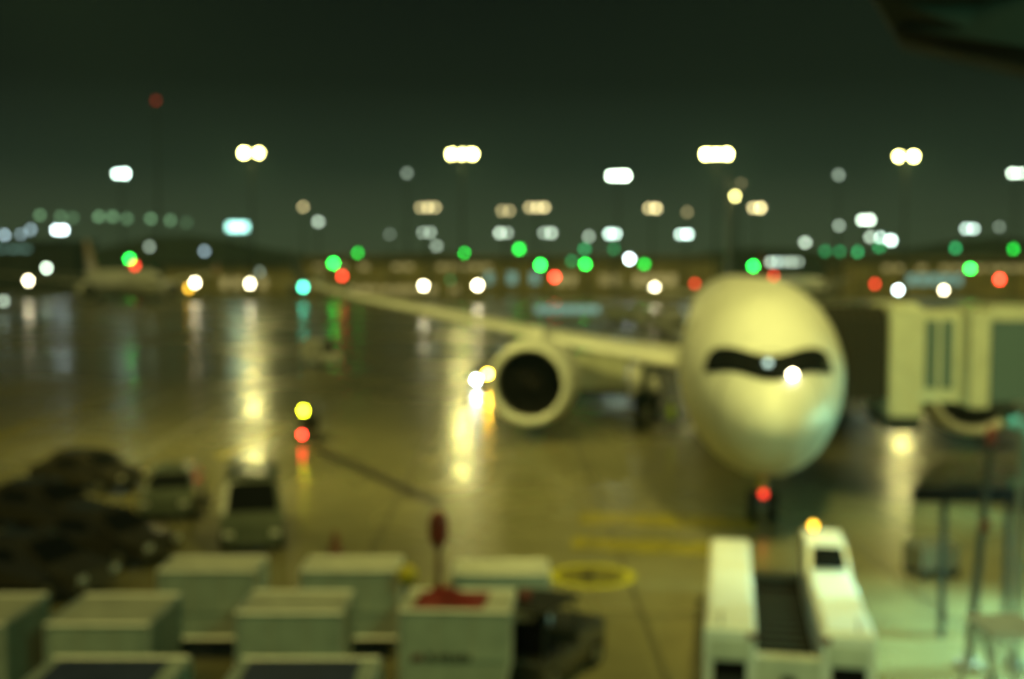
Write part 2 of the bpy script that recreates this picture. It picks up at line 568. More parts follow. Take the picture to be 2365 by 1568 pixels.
def airliner(loc, rz, label, fin, s=1.0, detail=True, body='white', group=None):
    t = thing('parked_airliner', loc, label, 'airliner', group, rz, s)
    n = 48 if detail else 24
    rings = []
    ts = [0.0, 0.03, 0.08, 0.15, 0.25, 0.4, 0.6, 0.9, 1.25, 1.6, 2.0, 2.4, 2.9, 3.4, 4.0, 4.6, 5.3, 6.0, 6.8, 7.6, 8.5, 9.5, 15, 22, 30, 38, 44, 47, 50, 53, 56, 58.5, 61, 63, 65, 66.5]
    for tt in ts:
        zc, rx, rzz = sect(tt)
        if tt < 0.12:
            k = math.sqrt(max(tt, 1e-4) / 0.12)
            rx, rzz = 0.45 * k, 0.48 * k
            zc = 3.98
        rings.append([(rx * math.cos(2 * math.pi * i / n), tt, zc + rzz * math.sin(2 * math.pi * i / n)) for i in range(n)])
    fus = MB().loft(rings).build('fuselage', M[body], t, smooth=True)
    # wing box fairing
    MB().loft([[(0.0 + 2.3 * k * math.cos(2 * math.pi * i / 20), y, 2.9 + 1.15 * k * math.sin(2 * math.pi * i / 20)) for i in range(20)]
               for y, k in ((17.5, 0.1), (19.5, 0.7), (23, 1.0), (32, 1.0), (36, 0.7), (39, 0.1))]).build('belly_fairing', M[body], fus, smooth=True)
    # wings
    for sgn in (-1, 1):
        secs = []
        for x, le, ch, z, th in ((2.2, 19.5, 13.6, 3.95, 0.14), (6.0, 22.4, 10.6, 4.35, 0.135), (10.5, 25.8, 8.0, 4.95, 0.13),
                                 (18.0, 31.6, 5.8, 6.0, 0.125), (26.0, 37.8, 3.9, 7.1, 0.12), (29.0, 40.2, 2.9, 7.7, 0.09)):
            secs.append(airfoil(le, ch, sgn * x, z, th))
        w = MB().loft(secs).build('wing', M[body], t, smooth=True)
        tip = [airfoil(40.25, 2.85, sgn * 29.02, 7.72, 0.085), airfoil(41.6, 2.1, sgn * 30.2, 8.25, 0.08),
               airfoil(43.2, 1.3, sgn * 31.0, 9.2, 0.075), airfoil(44.4, 0.5, sgn * 31.3, 10.1, 0.07)]
        MB().loft(tip).build('winglet', M[fin], w, smooth=True)
        for k, (x, le) in enumerate(((7.5, 31.0), (13.5, 33.2), (19.0, 35.6))):
            z = 3.95 + (x - 2.2) * 0.142 - 0.35
            MB().loft([[(sgn * x + 0.28 * r * math.cos(a * 0.7854), y, z + 0.4 * r * math.sin(a * 0.7854)) for a in range(8)]
                       for y, r in ((le - 3, 0.1), (le - 1.5, 0.9), (le, 1.0), (le + 1.8, 0.6), (le + 2.8, 0.08))]).build('flap_fairing', M[body], w, smooth=True)
        # engine
        e = bpy.data.objects.new('engine', None)
        C.objects.link(e)
        e.parent = t
        e.location = (sgn * 10.5, 20.8, 2.95)
        e.scale = (1.12, 1.0, 1.12)
        m_ = 36

        def circ(r, y, zo=0.0):
            return [(r * math.cos(2 * math.pi * i / m_), y, zo + r * math.sin(2 * math.pi * i / m_)) for i in range(m_)]
        lip = MB().loft([circ(1.50, 0.75), circ(1.49, 0.35), circ(1.54, 0.12), circ(1.63, 0.0), circ(1.74, 0.06), circ(1.84, 0.35), circ(1.90, 0.75)], caps=False)
        lip.build('inlet_lip', M['lip'], e, smooth=True)
        MB().loft([circ(1.90, 0.755), circ(1.98, 1.8), circ(2.0, 3.0), circ(1.92, 4.6), circ(1.70, 6.2), circ(1.62, 6.3)], caps=False).build('nacelle', M[body], e, smooth=True)
        MB().loft([circ(1.497, 0.76), circ(1.50, 1.5), circ(1.50, 2.2), circ(0.02, 2.25)], caps=False).build('inlet_duct', M['inlet'], e, smooth=True)
        MB().loft([circ(1.60, 6.0), circ(1.05, 6.6), circ(0.95, 7.6), circ(0.45, 8.6), circ(0.02, 9.3)], caps=False).build('exhaust_cone', M['darkmetal'], e, smooth=True)
        MB().loft([circ(0.02, 1.15), circ(0.16, 1.25), circ(0.34, 1.6), circ(0.44, 1.95)], caps=False).build('spinner', M['blade'], e, smooth=True)
        if detail:
            bl = MB()
            pts = []
            for r in (0.42, 0.8, 1.2, 1.47):
                tw = 0.05 + 0.16 * r
                pts.append([(-0.12, 1.95 - 0.1, r), (0.12, 1.95 + tw, r), (0.135, 1.95 + tw - 0.02, r), (-0.105, 1.83, r)])
            bl.loft(pts)
            bme = bl.mesh('fan_blade', M['blade'])
            for k in range(22):
                ob = link_mesh('fan_blade', bme, e)
                ob.rotation_euler = (0, 2 * math.pi * k / 22, 0)
        MB().hexa([(-0.22, 2.6, 1.85), (0.22, 2.6, 1.85), (0.22, 8.5, 1.2), (-0.22, 8.5, 1.2), (-0.16, 4.0, 2.35), (0.16, 4.0, 2.35), (0.16, 9.5, 1.9), (-0.16, 9.5, 1.9)]).build('pylon', M[body], e)
        # main gear
        gr = MB().tube((sgn * 5.3, 33.0, 3.4), (sgn * 5.3, 33.0, 0.7), 0.24).tube((sgn * 5.3, 33.0, 2.2), (sgn * 3.4, 33.4, 3.4), 0.14).tube((sgn * 5.3, 31.9, 0.72), (sgn * 5.3, 34.1, 0.72), 0.16).build('main_gear', M['strut'], t)
        for yy in (32.1, 33.9):
            for xx in (-0.62, 0.30):
                MB().tube((sgn * 5.3 + xx, yy, 0.7), (sgn * 5.3 + xx + 0.42, yy, 0.7), 0.7, n=20).build('wheel', M['rubber'], gr, smooth=False)
        # tailplane
        MB().loft([airfoil(55.5, 6.8, sgn * 1.0, 6.6, 0.09), airfoil(59.5, 4.4, sgn * 5.5, 7.0, 0.085), airfoil(63.0, 2.2, sgn * 9.6, 7.4, 0.08)]).build('tailplane', M[body], t, smooth=True)
    # fin: airfoil sections stacked upwards
    def fsec(z, le, ch, th):
        prof_ = airfoil(le, ch, 0, 0, th)
        return [(p[2] * 1.0, p[1], z) for p in prof_]
    MB().loft([fsec(7.4, 52.0, 11.6, 0.085), fsec(9.0, 54.2, 9.8, 0.085), fsec(12.5, 57.4, 7.6, 0.08), fsec(16.2, 61.0, 5.2, 0.075), fsec(16.9, 62.4, 3.6, 0.06)]).build('fin', M[fin], t, smooth=True)
    # cockpit windows
    def patch(name, m, umin, umax, top, bot, proud, parent, nu=24, nv=6):
        b = MB()
        for iu in range(nu + 1):
            x = umin + (umax - umin) * iu / nu
            zt, zb = top(x), bot(x)
            for iv in range(nv + 1):
                z = zb + (zt - zb) * iv / nv
                tt = skin_t(x, z)
                zc, rx, rzz = sect(tt)
                nrm = Vector((x / rx ** 2, -0.35, (z - zc) / rzz ** 2 * 1.0)).normalized()
                p = Vector((x, tt, z)) + nrm * proud
                b.v.append(tuple(p))
        for iu in range(nu):
            for iv in range(nv):
                a = iu * (nv + 1) + iv
                b.f.append((a, a + nv + 1, a + nv + 2, a + 1))
        return b.build(name, m, parent, smooth=True)

    HW = 1.98

    def top(x):
        u = min(1.0, abs(x) / HW)
        base = 5.90 + 0.21 * math.sin(min(1, u / 0.62) * math.pi * 0.5) ** 2
        k = max(0.0, (u - 0.66) / 0.34)
        return base - 0.62 * (1 - math.sqrt(max(0.0, 1 - k * k)))

    def bot(x):
        u = min(1.0, abs(x) / HW)
        return 5.19 + 0.21 * (1 - math.cos(min(1, u / 0.62) * math.pi)) / 2 - 0.14 * max(0, u - 0.62) / 0.38

    mask = patch('window_surround', M['black'], -HW, HW, top, bot, 0.03, t, 48, 6)
    if detail:
        for i in range(6):
            x0 = -1.90 + 3.80 * i / 6 + 0.035
            x1 = -1.90 + 3.80 * (i + 1) / 6 - 0.035
            patch('windscreen_pane', M['glass'], x0, x1, lambda x: top(x) - 0.07, lambda x: bot(x) + 0.06, 0.05, mask, 8, 4)
    # radome joint and air data probes
    if detail:
        ringv = []
        for rr_ in (0.004, 0.012):
            zc, rx, rzz = sect(1.55 + (0.0 if rr_ < 0.01 else 0.05))
            ringv.append([((rx + 0.008) * math.cos(2 * math.pi * i / 48), 1.55 + (0.0 if rr_ < 0.01 else 0.05), zc + (rzz + 0.008) * math.sin(2 * math.pi * i / 48)) for i in range(48)])
        MB().loft(ringv, caps=False).build('radome_seam', M['metal'], fus)
        for sg_ in (-1, 1):
            for zz_ in (4.1, 4.5):
                tt_ = 3.2
                zc, rx, rzz = sect(tt_)
                xx_ = sg_ * rx * math.sqrt(1 - ((zz_ - zc) / rzz) ** 2)
                MB().tube((xx_, tt_, zz_), (xx_ + sg_ * 0.16, tt_ - 0.06, zz_), 0.03, n=6).tube((xx_ + sg_ * 0.16, tt_ - 0.05, zz_), (xx_ + sg_ * 0.17, tt_ - 0.35, zz_), 0.025, n=6).build('air_probe', M['metal'], fus)
            MB().tube((sg_ * 0.12, skin_t(0.12, 5.30) - 0.03, 5.30), (sg_ * 0.95, skin_t(0.95, 5.42) - 0.05, 5.44), 0.018, n=5).build('wiper', M['black'], mask)
    # nose gear
    ng = MB().tube((0, 5.0, 3.0), (0, 5.0, 0.55), 0.15).tube((0, 5.0, 1.4), (0, 6.4, 2.9), 0.09).tube((-0.36, 5.0, 0.52), (0.36, 5.0, 0.52), 0.1).build('nose_gear', M['strut'], t)
    for sgn in (-1, 1):
        wme = MB().tube((sgn * 0.16, 5.0, 0.52), (sgn * 0.50, 5.0, 0.52), 0.52, n=20)
        wme.build('wheel', M['rubber'], ng)
        MB().hexa([(sgn * 0.55, 3.6, 1.75), (sgn * 0.6, 3.6, 1.75), (sgn * 0.6, 5.6, 1.75), (sgn * 0.55, 5.6, 1.75),
                   (sgn * 0.50, 3.6, 2.9), (sgn * 0.55, 3.6, 2.9), (sgn * 0.55, 5.6, 2.75), (sgn * 0.50, 5.6, 2.75)]).build('gear_door', M[body], ng)
    if detail:
        # cabin windows and the forward door on both sides
        wm = MB().tube((-0.02, 0, 0), (0.02, 0, 0), 0.15, n=10).mesh('cabin_window', M['glass'])
        for k in range(40):
            y = 12.0 + k * 0.95
            for sgn in (-1, 1):
                zc, rx, rzz = sect(y)
                zz = 5.75
                xx = rx * math.sqrt(1 - ((zz - zc) / rzz) ** 2)
                link_mesh('cabin_window', wm, fus, (sgn * (xx + 0.0), y, zz))
        for sgn in (-1, 1):
            b = MB()
            cols = []
            for y in (6.6, 7.7):
                zc, rx, rzz = sect(y)
                cols.append([(sgn * (rx * math.sqrt(max(0, 1 - ((z - zc) / rzz) ** 2)) + 0.02), y, z) for z in [4.7 + 2.1 * k / 8 for k in range(9)]])
            b.loft(cols, close=False, caps=False)
            b.build('cabin_door', M['offwhite'], fus)
    return t


AX = R(9.4)
plane = airliner((7.75, 33.6, 0), -AX, 'large white wide-body airliner nosed in at the stand, dark cockpit mask', 'fin_white', 1.0, True)
# small lit things on the big airliner
ng_lamp = MB().ball((0.02, 4.72, 0.98), 0.11, n=10, m=6).build('gear_lamp', lamp_mat('red', 4), plane)
MB().box(-0.16, 0.10, 4.74, 4.86, 1.12, 1.75).build('tow_strap', M['yellow'], plane)
cl = MB().ball((0.62, 1.55, 5.40), 0.10, n=10, m=6).build('cockpit_glint', lamp_mat('wwhite', 34), plane)  # glowing ball imitating a white reflection in the windscreen
cl2 = MB().ball((-0.10, 1.72, 5.72), 0.10, n=10, m=6).build('cockpit_glint', lamp_mat('cool', 2.2), plane)  # weaker glowing ball for the teal reflection beside it
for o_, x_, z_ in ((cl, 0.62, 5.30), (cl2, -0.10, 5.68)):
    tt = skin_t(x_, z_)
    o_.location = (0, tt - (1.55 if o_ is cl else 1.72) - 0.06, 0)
# silver lamp-lit scoop panels (chin highlights are left to the lamps)

# the far airliner at the left and the fins that rise above other stands
pt = at(366, 640, 300)
airliner((pt.x, 300, 0), R(35), 'distant white airliner at far left with red-streaked tail fin', 'fin_red', 1.1, False)
pt = at(765, 640, 395)
airliner((pt.x, 372, 0), R(10), 'faint airliner whose pinkish fin rises behind the far wingtip', 'fin_pink', 0.85, False)
pt = at(1925, 640, 335)
airliner((pt.x, 345, 0), R(8), 'faint airliner with orange-red fin behind the boarding bridge canopy', 'fin_orange', 0.85, False)


# ------------------------------------------------------------------ lamps on masts and posts
def far_lamp(kind, px, py, d, col, heads, avg, label, cat, group=None, size=12.0, spread=26.0, tilt=0.0):
    """heads: how many luminaires side by side; avg: brightness of the blurred disc; size, spread: pixels."""
    p = at(px, py, d)
    mpp = d / F
    r = size * 0.82 * mpp / 2
    t = thing(kind, (p.x, d, 0), label, cat, group)
    z = p.z
    bottom_r = 0.42 if z > 25 else (0.20 if z > 9 else 0.10)
    MB().tube((0, 0.3, 0), (0, 0.3, z - r * 0.4), bottom_r, bottom_r * 0.5, n=8).build('pole', M['darkmetal'], t)
    wdt = spread * mpp
    if heads > 1:
        MB().box(-wdt * (heads - 1) / 2 - r, wdt * (heads - 1) / 2 + r, 0.14, 0.34, z - 0.15, z + 0.15).build('head_frame', M['darkmetal'], t)
    if avg < 5:
        avg = min(avg * (1.7 if col == 'green' and avg >= 1.5 else 1.0), 3.8)
    size *= 0.82
    st = avg * (36.0 / size) ** 2
    for i in range(heads):
        x = (i - (heads - 1) / 2) * wdt
        zz = z + tilt * (i - (heads - 1) / 2) * mpp
        k = random.uniform(0.7, 1.15) if heads > 1 else 1.0
        MB().tube((x, 0.10, zz), (x, 0.10 + r * 0.9, zz), r * 1.02, r * 0.6, n=10).build('luminaire_housing', M['darkmetal'], t)
        MB().ball((x, 0.08, zz), r * random.uniform(0.8, 1.1), r * 0.35, r * random.uniform(0.85, 1.15), n=12, m=8).build('luminaire', lamp_mat(col, round(st * k, 1)), t)
    return t


FM, FG = 'floodlight_mast', 'tall apron floodlight masts'
BIG = [
    (580, 353, 345, 'flood', 2, 9.0, 'tall mast with twin yellow floodlights above the lit teal signboard', 15, 34),
    (1067, 356, 345, 'flood', 3, 9.0, 'tall mast with three yellow floodlights above the middle of the wing', 15, 24),
    (1655, 356, 345, 'flood', 3, 9.0, "tall mast with yellow floodlights beside the big airliner's fin", 15, 24),
    (2093, 361, 345, 'flood', 2, 9.0, 'tall mast with yellow floodlights above the boarding bridge', 15, 34),
    (279, 401, 400, 'cool', 2, 2.6, 'mast with two blue-white floodlights above the red-finned airliner', 13, 18),
    (1428, 406, 400, 'white', 3, 2.6, 'mast with pale white floodlights between two yellow ones, left of the fin', 13, 16),
    (2347, 400, 400, 'white', 2, 1.6, 'mast with pale white floodlights at the right picture edge', 12, 18),
    (940, 400, 450, 'white', 1, 0.20, 'dim greenish mast lamp left of the three-lamp yellow floodlight', 14, 20),
    (1937, 404, 450, 'white', 1, 0.28, 'dim greenish mast lamp left of the floodlight above the bridge', 14, 20),
]
for px, py, d, col, n, avg, lab, size, spr in BIG:
    t_ = far_lamp(FM, px, py, d, col, n, avg, lab, 'floodlight', FG, size, spr)
    if col == 'flood':
        ld = bpy.data.lights.new('flood_lamp', 'SPOT')
        ld.energy = 15000
        ld.color = LAMP['flood']
        ld.shadow_soft_size = 1.0
        ld.spot_size = R(165)
        ld.spot_blend = 0.6
        lo = bpy.data.objects.new('flood_lamp', ld)
        C.objects.link(lo)
        lo.parent = t_
        lo.location = (0, -1.4, at(px, py, d).z - 0.2)
        lo.rotation_euler = (R(-35), 0, 0)

LP, LG = 'lamp_post', 'lamp posts beyond the apron'
POSTS = [
    (700, 478, 430, 'warm', 1, 0.42, 'single amber-white post lamp, leftmost of the upper warm row'),
    (988, 479, 430, 'warm', 3, 0.50, 'cluster of three warm lamps on a post left of the centre'),
    (1168, 487, 430, 'warm', 2, 0.30, 'dim pair of tan lamps on a post above the engine'),
    (1240, 479, 430, 'warm', 3, 0.60, 'cluster of three warm lamps on a post right above the engine'),
    (1507, 481, 430, 'warm', 2, 0.60, 'warm twin lamps on a post left of the fin'),
    (1587, 490, 430, 'warm', 1, 0.16, 'very dim brown post lamp left of the fin'),
    (1698, 453, 300, 'flood', 1, 1.6, "yellow-white lamp just at the top of the big airliner's fin"),
    (1712, 424, 420, 'warm', 1, 0.07, 'barely lit lamp above the fin top'),
    (1748, 480, 430, 'warm', 2, 0.80, 'warm twin lamps on a post right of the fin'),
    (735, 512, 410, 'white', 1, 0.36, 'grey-white post lamp under the leftmost amber one'),
    (900, 541, 410, 'white', 1, 0.09, 'faint grey post lamp above the far wingtip'),
    (985, 537, 410, 'white', 2, 0.34, 'pale twin post lamps under the cluster of three warm lamps'),
    (1008, 568, 400, 'white', 1, 0.22, 'small pale post lamp just below the pale twin lamps'),
    (1163, 538, 410, 'white', 2, 0.42, 'pale twin post lamps under the dim tan pair'),
    (1265, 538, 410, 'white', 2, 0.42, 'pale twin post lamps under the warm three-lamp cluster near the centre'),
    (1360, 546, 410, 'white', 1, 0.26, 'single grey post lamp between two pale pairs near the centre'),
    (1416, 540, 410, 'cool', 2, 1.3, 'bright white post lamps directly below the pale floodlight mast'),
    (1580, 541, 410, 'cool', 2, 1.1, 'bright white post lamps below the very dim brown lamp'),
    (1454, 598, 380, 'bluew', 1, 2.2, 'bright bluish-white post lamp beside a green signal, below the pale mast'),
    (1860, 560, 400, 'white', 1, 0.60, 'white post lamp right above the airliner roof'),
    (1938, 521, 420, 'white', 1, 0.36, 'thin pale post lamp under the dim greenish mast lamp'),
    (2000, 508, 400, 'white', 2, 1.2, 'bright white twin post lamps, highest of the right-hand white group'),
    (2010, 547, 400, 'white', 1, 0.5, 'dimmest of three white post lamps stepping down to the right'),
    (2034, 548, 400, 'cool', 1, 1.0, 'middle one of three white post lamps stepping down to the right'),
    (2058, 555, 400, 'cool', 1, 1.5, 'lowest and brightest of three white post lamps stepping down'),
    (2240, 528, 420, 'cool', 2, 0.7, 'bluish-white twin post lamps above the far right green signal'),
    (2308, 524, 420, 'white', 1, 0.16, 'dim grey post lamp near the right edge'),
    (345, 570, 380, 'white', 1, 0.25, 'dim grey post lamp right of the red-streaked tail fin'),
    (472, 580, 380, 'blue', 1, 0.30, 'grey-blue post lamp below and left of the teal signboard'),
    (600, 628, 380, 'white', 1, 0.12, 'faint grey lamp above the second warm apron lamp from the left'),
    (107, 619, 380, 'white', 1, 1.4, 'greenish-white lamp left of the distant airliner tail'),
    (138, 531, 480, 'bluew', 2, 1.6, 'bright white twin lamps above the dark hangar roof'),
    (10, 543, 480, 'blue', 1, 0.50, 'blue-grey roof lamp at the far left edge'),
    (48, 541, 480, 'blue', 1, 0.22, 'second blue-grey roof lamp from the left edge'),
    (71, 530, 480, 'blue', 1, 0.30, 'third blue-grey roof lamp from the left edge, a little higher'),
]
for px, py, d, col, n, avg, lab in POSTS:
    far_lamp(LP, px, py, d, col, n, avg, lab, 'lamp post', LG, 12, 17)
for i, (px, k) in enumerate(((1780, 0.5), (1796, 0.3), (1812, 0.26), (1828, 0.26), (1844, 0.24))):
    o_ = ('first', 'second', 'third', 'fourth', 'fifth')[i]
    far_lamp(LP, px, 605, 380, 'cool' if i == 1 else 'white', 1, k, '%s from the left of five close white lamps over the airliner roof' % o_, 'lamp post', LG, 12)
for i, (px, py, k) in enumerate(((92, 497, 0.2), (140, 500, 0.13), (168, 503, 0.09), (228, 500, 0.2), (260, 500, 0.2), (293, 505, 0.13), (348, 505, 0.18), (393, 509, 0.14), (431, 514, 0.05))):
    o_ = ('first', 'second', 'third', 'fourth', 'fifth', 'sixth', 'seventh', 'eighth', 'ninth')[i]
    far_lamp('hill_lamp', px, py, 740, 'pale', 1, k, '%s from the left in the row of dim green lamps over the hangar' % o_, 'lamp post', 'row of dim green lamps', 14)

SG = 'signal lamps around the apron'
SIGNALS = [
    (299, 598, 400, 'green', 1.5, 'bright green signal above the distant airliner body'),
    (311, 613, 395, 'red', 0.9, 'red signal touching the green one above the distant airliner'),
    (290, 628, 330, 'teal', 0.9, 'turquoise signal below the green one over the distant airliner'),
    (770, 608, 366, 'green', 2.2, 'large bright green signal by the far wingtip'),
    (826, 584, 366, 'green', 0.6, 'paler green signal above and right of the wingtip one'),
    (790, 637, 330, 'red', 1.4, 'red signal below the large green one by the wingtip'),
    (700, 663, 326, 'teal', 1.8, 'turquoise lamp left of the far wingtip'),
    (1040, 646, 330, 'dgreen', 0.07, 'barely lit green signal between two warm apron lamps'),
    (1070, 584, 360, 'green', 1.2, 'green signal under the pale twin lamps, left of centre'),
    (1199, 575, 360, 'green', 1.0, 'green signal high over the engine, left of the brightest green one'),
    (1248, 612, 360, 'green', 2.0, 'brightest green signal beside the orange-red one over the engine'),
    (1281, 640, 330, 'red', 3.0, 'large orange-red signal over the engine'),
    (1321, 603, 370, 'dgreen', 0.16, 'dim green signal left of the low bright one, right of the engine'),
    (1352, 610, 360, 'green', 1.5, 'bright green signal directly under a dimmer green one'),
    (1350, 575, 380, 'dgreen', 0.30, 'dim green signal directly over a bright green one'),
    (1418, 575, 380, 'dgreen', 0.18, 'dim green signal above the bluish-white post lamp'),
    (1488, 610, 360, 'green', 0.8, 'green signal touching the bright bluish-white post lamp'),
    (1740, 615, 360, 'green', 2.0, 'bright green signal on the airliner roofline'),
    (1787, 637, 340, 'red', 0.7, 'red signal on the airliner roofline'),
    (1605, 655, 330, 'red', 0.5, 'pinkish red signal left of the airliner roof'),
    (2021, 656, 330, 'red', 0.7, 'small red signal above the bridge canopy'),
    (1906, 580, 380, 'dgreen', 0.16, 'first from the left of four dim green signals right of the roof'),
    (1940, 581, 380, 'dgreen', 0.22, 'second from the left of four dim green signals right of the roof'),
    (1981, 582, 380, 'dgreen', 0.36, 'third from the left of four dim green signals right of the roof'),
    (2031, 571, 380, 'dgreen', 0.34, 'fourth from the left of four dim green signals right of the roof'),
    (2207, 573, 380, 'dgreen', 0.36, 'dim green signal above and left of the far right bright one'),
    (2241, 620, 350, 'green', 2.2, 'bright green signal above the bridge, near the big red one'),
    (2341, 575, 380, 'green', 0.6, 'small green signal at the right edge'),
    (2309, 645, 300, 'red', 3.2, 'largest red signal, above the bridge at the right'),
    (1535, 752, 150, 'amber', 0.35, 'amber lamp low down, right of the wing root'),
    (360, 232, 380, 'red', 0.06, 'lone dim red obstruction light high in the night sky'),
]
for px, py, d, col, avg, lab in SIGNALS:
    far_lamp('signal_lamp', px, py, d, col, 1, avg, lab, 'signal lamp', SG, 13)

AG = 'warm low apron lamps with long reflections'
APRON = [
    (65, 648, 352, 'wwhite', 3.0, 'leftmost warm white apron lamp, near the picture edge'),
    (450, 653, 326, 'wwhite', 3.0, 'warm white apron lamp touching an amber one, right of the distant airliner'),
    (436, 666, 326, 'amber', 1.0, 'amber apron lamp touching a warm white one'),
    (577, 655, 326, 'wwhite', 3.0, 'warm white apron lamp below the teal signboard'),
    (978, 660, 300, 'wwhite', 3.5, 'warm white apron lamp, left one of two over the wing'),
    (1103, 659, 300, 'wwhite', 3.5, 'warm white apron lamp, right one of two over the wing'),
    (1512, 664, 300, 'wwhite', 3.5, 'warm white apron lamp close to the left of the airliner roof'),
    (2075, 670, 250, 'bluew', 2.6, 'bluish-white apron lamp over the bridge cab column'),
    (2180, 670, 250, 'wwhite', 2.6, 'warm white apron lamp over the bridge tunnel'),
    (8, 695, 230, 'white', 0.5, 'grey lamp low at the left edge'),
    (1607, 714, 200, 'white', 0.4, 'small grey-white lamp beside the airliner roof, low down'),
    (1720, 652, 120, 'warm', 0.2, 'faint cream glow for a reflection on the airliner roof, left of the red signal'),  # glowing head added where the aircraft skin only reflects a light
]
for px, py, d, col, avg, lab in APRON:
    far_lamp('apron_lamp', px, py, d, col, 1, avg, lab, 'apron lamp', AG, 12.5)

# lit signboard
p = at(548, 524, 420)
sb = thing('lit_signboard', (p.x, 420, 0), 'wide glowing teal signboard under the left yellow floodlights', 'signboard')
k = 420 / F
MB().box(-22 * k, 22 * k, 0, 0.5, p.z - 8 * k, p.z + 8 * k).build('panel', M['screen'], sb)
MB().box(-23 * k, 23 * k, 0.52, 0.9, p.z - 9 * k, p.z + 9 * k).build('backing', M['darkmetal'], sb)
for s_ in (-1, 1):
    MB().tube((s_ * 16 * k, 0.75, 0), (s_ * 16 * k, 0.75, p.z - 9 * k), 0.35, n=8).build('pole', M['darkmetal'], sb)


# ------------------------------------------------------------------ vehicles
def wheels(t, xs_, ys_, r, w=0.25):
    for x in xs_:
        for y in ys_:
            wh = MB().tube((x - w / 2, y, r), (x + w / 2, y, r), r, n=18).build('wheel', M['rubber'], t)
            MB().tube((x - w / 2 - 0.012, y, r), (x + w / 2 + 0.012, y, r), r * 0.55, n=12).build('rim', M['metal'], wh)


def car(loc, rz, label, paint, L=4.4, Wd=1.8, Hh=1.5, van=False, group=None):
    """Length along local y, nose at -y."""
    t = thing('service_van' if van else 'parked_car', loc, label, 'van' if van else 'car', group, rz)
    w = Wd / 2
    z0 = 0.32
    if van:
        sh = [(-L / 2, z0, 0.85), (-L / 2 + 0.05, 0.85, 0.96), (-L / 2 + 0.75, 1.12, 1.0), (-L / 2 + 1.35, Hh - 0.06, 0.86), (-L / 2 + 1.8, Hh, 0.84), (L / 2 - 0.15, Hh, 0.84), (L / 2, Hh - 0.25, 0.88), (L / 2, z0, 1.0)]
        gl = (-L / 2 + 0.80, 1.15, -L / 2 + 1.33, Hh - 0.10)
    else:
        sh = [(-L / 2, z0, 0.92), (-L / 2 + 0.06, 0.70, 0.98), (-L / 2 + 1.05, 0.92, 1.0), (-L / 2 + 1.75, Hh - 0.07, 0.78), (-L / 2 + 2.1, Hh, 0.76), (L / 2 - 1.2, Hh - 0.02, 0.76), (L / 2 - 0.5, 0.98, 0.95), (L / 2, 0.85, 0.95), (L / 2, z0, 0.95)]
        gl = (-L / 2 + 1.10, 0.95, -L / 2 + 1.73, Hh - 0.11)
    b = MB()
    ring_l = [(-w * k, y, z) for y, z, k in sh]
    ring_m = [(-w * k * 0.55, y, z + (0.06 if z > 0.6 else 0)) for y, z, k in sh]
    ring_n = [(w * k * 0.55, y, z + (0.06 if z > 0.6 else 0)) for y, z, k in sh]
    ring_r = [(w * k, y, z) for y, z, k in sh]
    b.loft([ring_l, ring_m, ring_n, ring_r])
    b.build('body', M[paint], t)
    y0, za, y1, zb = gl
    dy, dz = y1 - y0, zb - za
    nn = Vector((0, -dz, dy)).normalized() * 0.075
    MB().add([(-w * 0.82, y0 + nn.y, za + nn.z), (w * 0.82, y0 + nn.y, za + nn.z), (w * 0.70, y1 + nn.y, zb + nn.z), (-w * 0.70, y1 + nn.y, zb + nn.z)], [(0, 1, 2, 3)]).build('windscreen', M['glass'], t)
    for s_ in (-1, 1):
        MB().box(s_ * w * 0.72 - 0.14, s_ * w * 0.72 + 0.14, -L / 2 - 0.03, -L / 2 + 0.02, 0.58, 0.74).build('headlight', M['rail'], t)
        MB().box(s_ * w * 0.80 - 0.09, s_ * w * 0.80 + 0.09, L / 2 - 0.02, L / 2 + 0.03, 0.62, 0.80).build('tail_light', M['red'], t)
        ky = 0.86 if van else 0.9
        x_ = s_ * (w * ky + 0.02)
        MB().add([(x_, -L / 2 + (1.5 if van else 1.95), 1.05), (x_, L / 2 - (0.5 if van else 1.2), 1.05), (x_ - s_ * 0.06, L / 2 - (0.6 if van else 1.45), Hh - 0.22), (x_ - s_ * 0.06, -L / 2 + (1.75 if van else 2.15), Hh - 0.22)], [(0, 1, 2, 3)]).build('side_window', M['glass'], t)
    wheels(t, (-w + 0.10, w - 0.10), (-L / 2 + 0.85, L / 2 - 0.85), 0.33)
    return t


def gp(px, py):
    v = ground(px, py)
    return (v.x, v.y, 0)


car(gp(205, 1128), R(68), 'dark car farthest back in the row at the left edge', 'darkpaint')
car(gp(95, 1215), R(72), 'dark car at the left picture edge, second in its row', 'darkpaint')
car(gp(235, 1290), R(70), 'dark car whose wet roof mirrors a string of lamps', 'darkpaint')
car(gp(70, 1365), R(72), 'dark car nearest to the white containers at the left', 'darkpaint')
car(gp(402, 1178), R(8), 'grey-green car standing alone behind the dark cars', 'greypaint')
car(gp(585, 1240), R(12), 'grey-green van beside the lone grey car', 'greypaint', 4.9, 1.9, 2.05, True)
car(gp(742, 842), R(35), 'small pale van far out on the wet apron', 'white', 4.9, 1.9, 2.2, True)


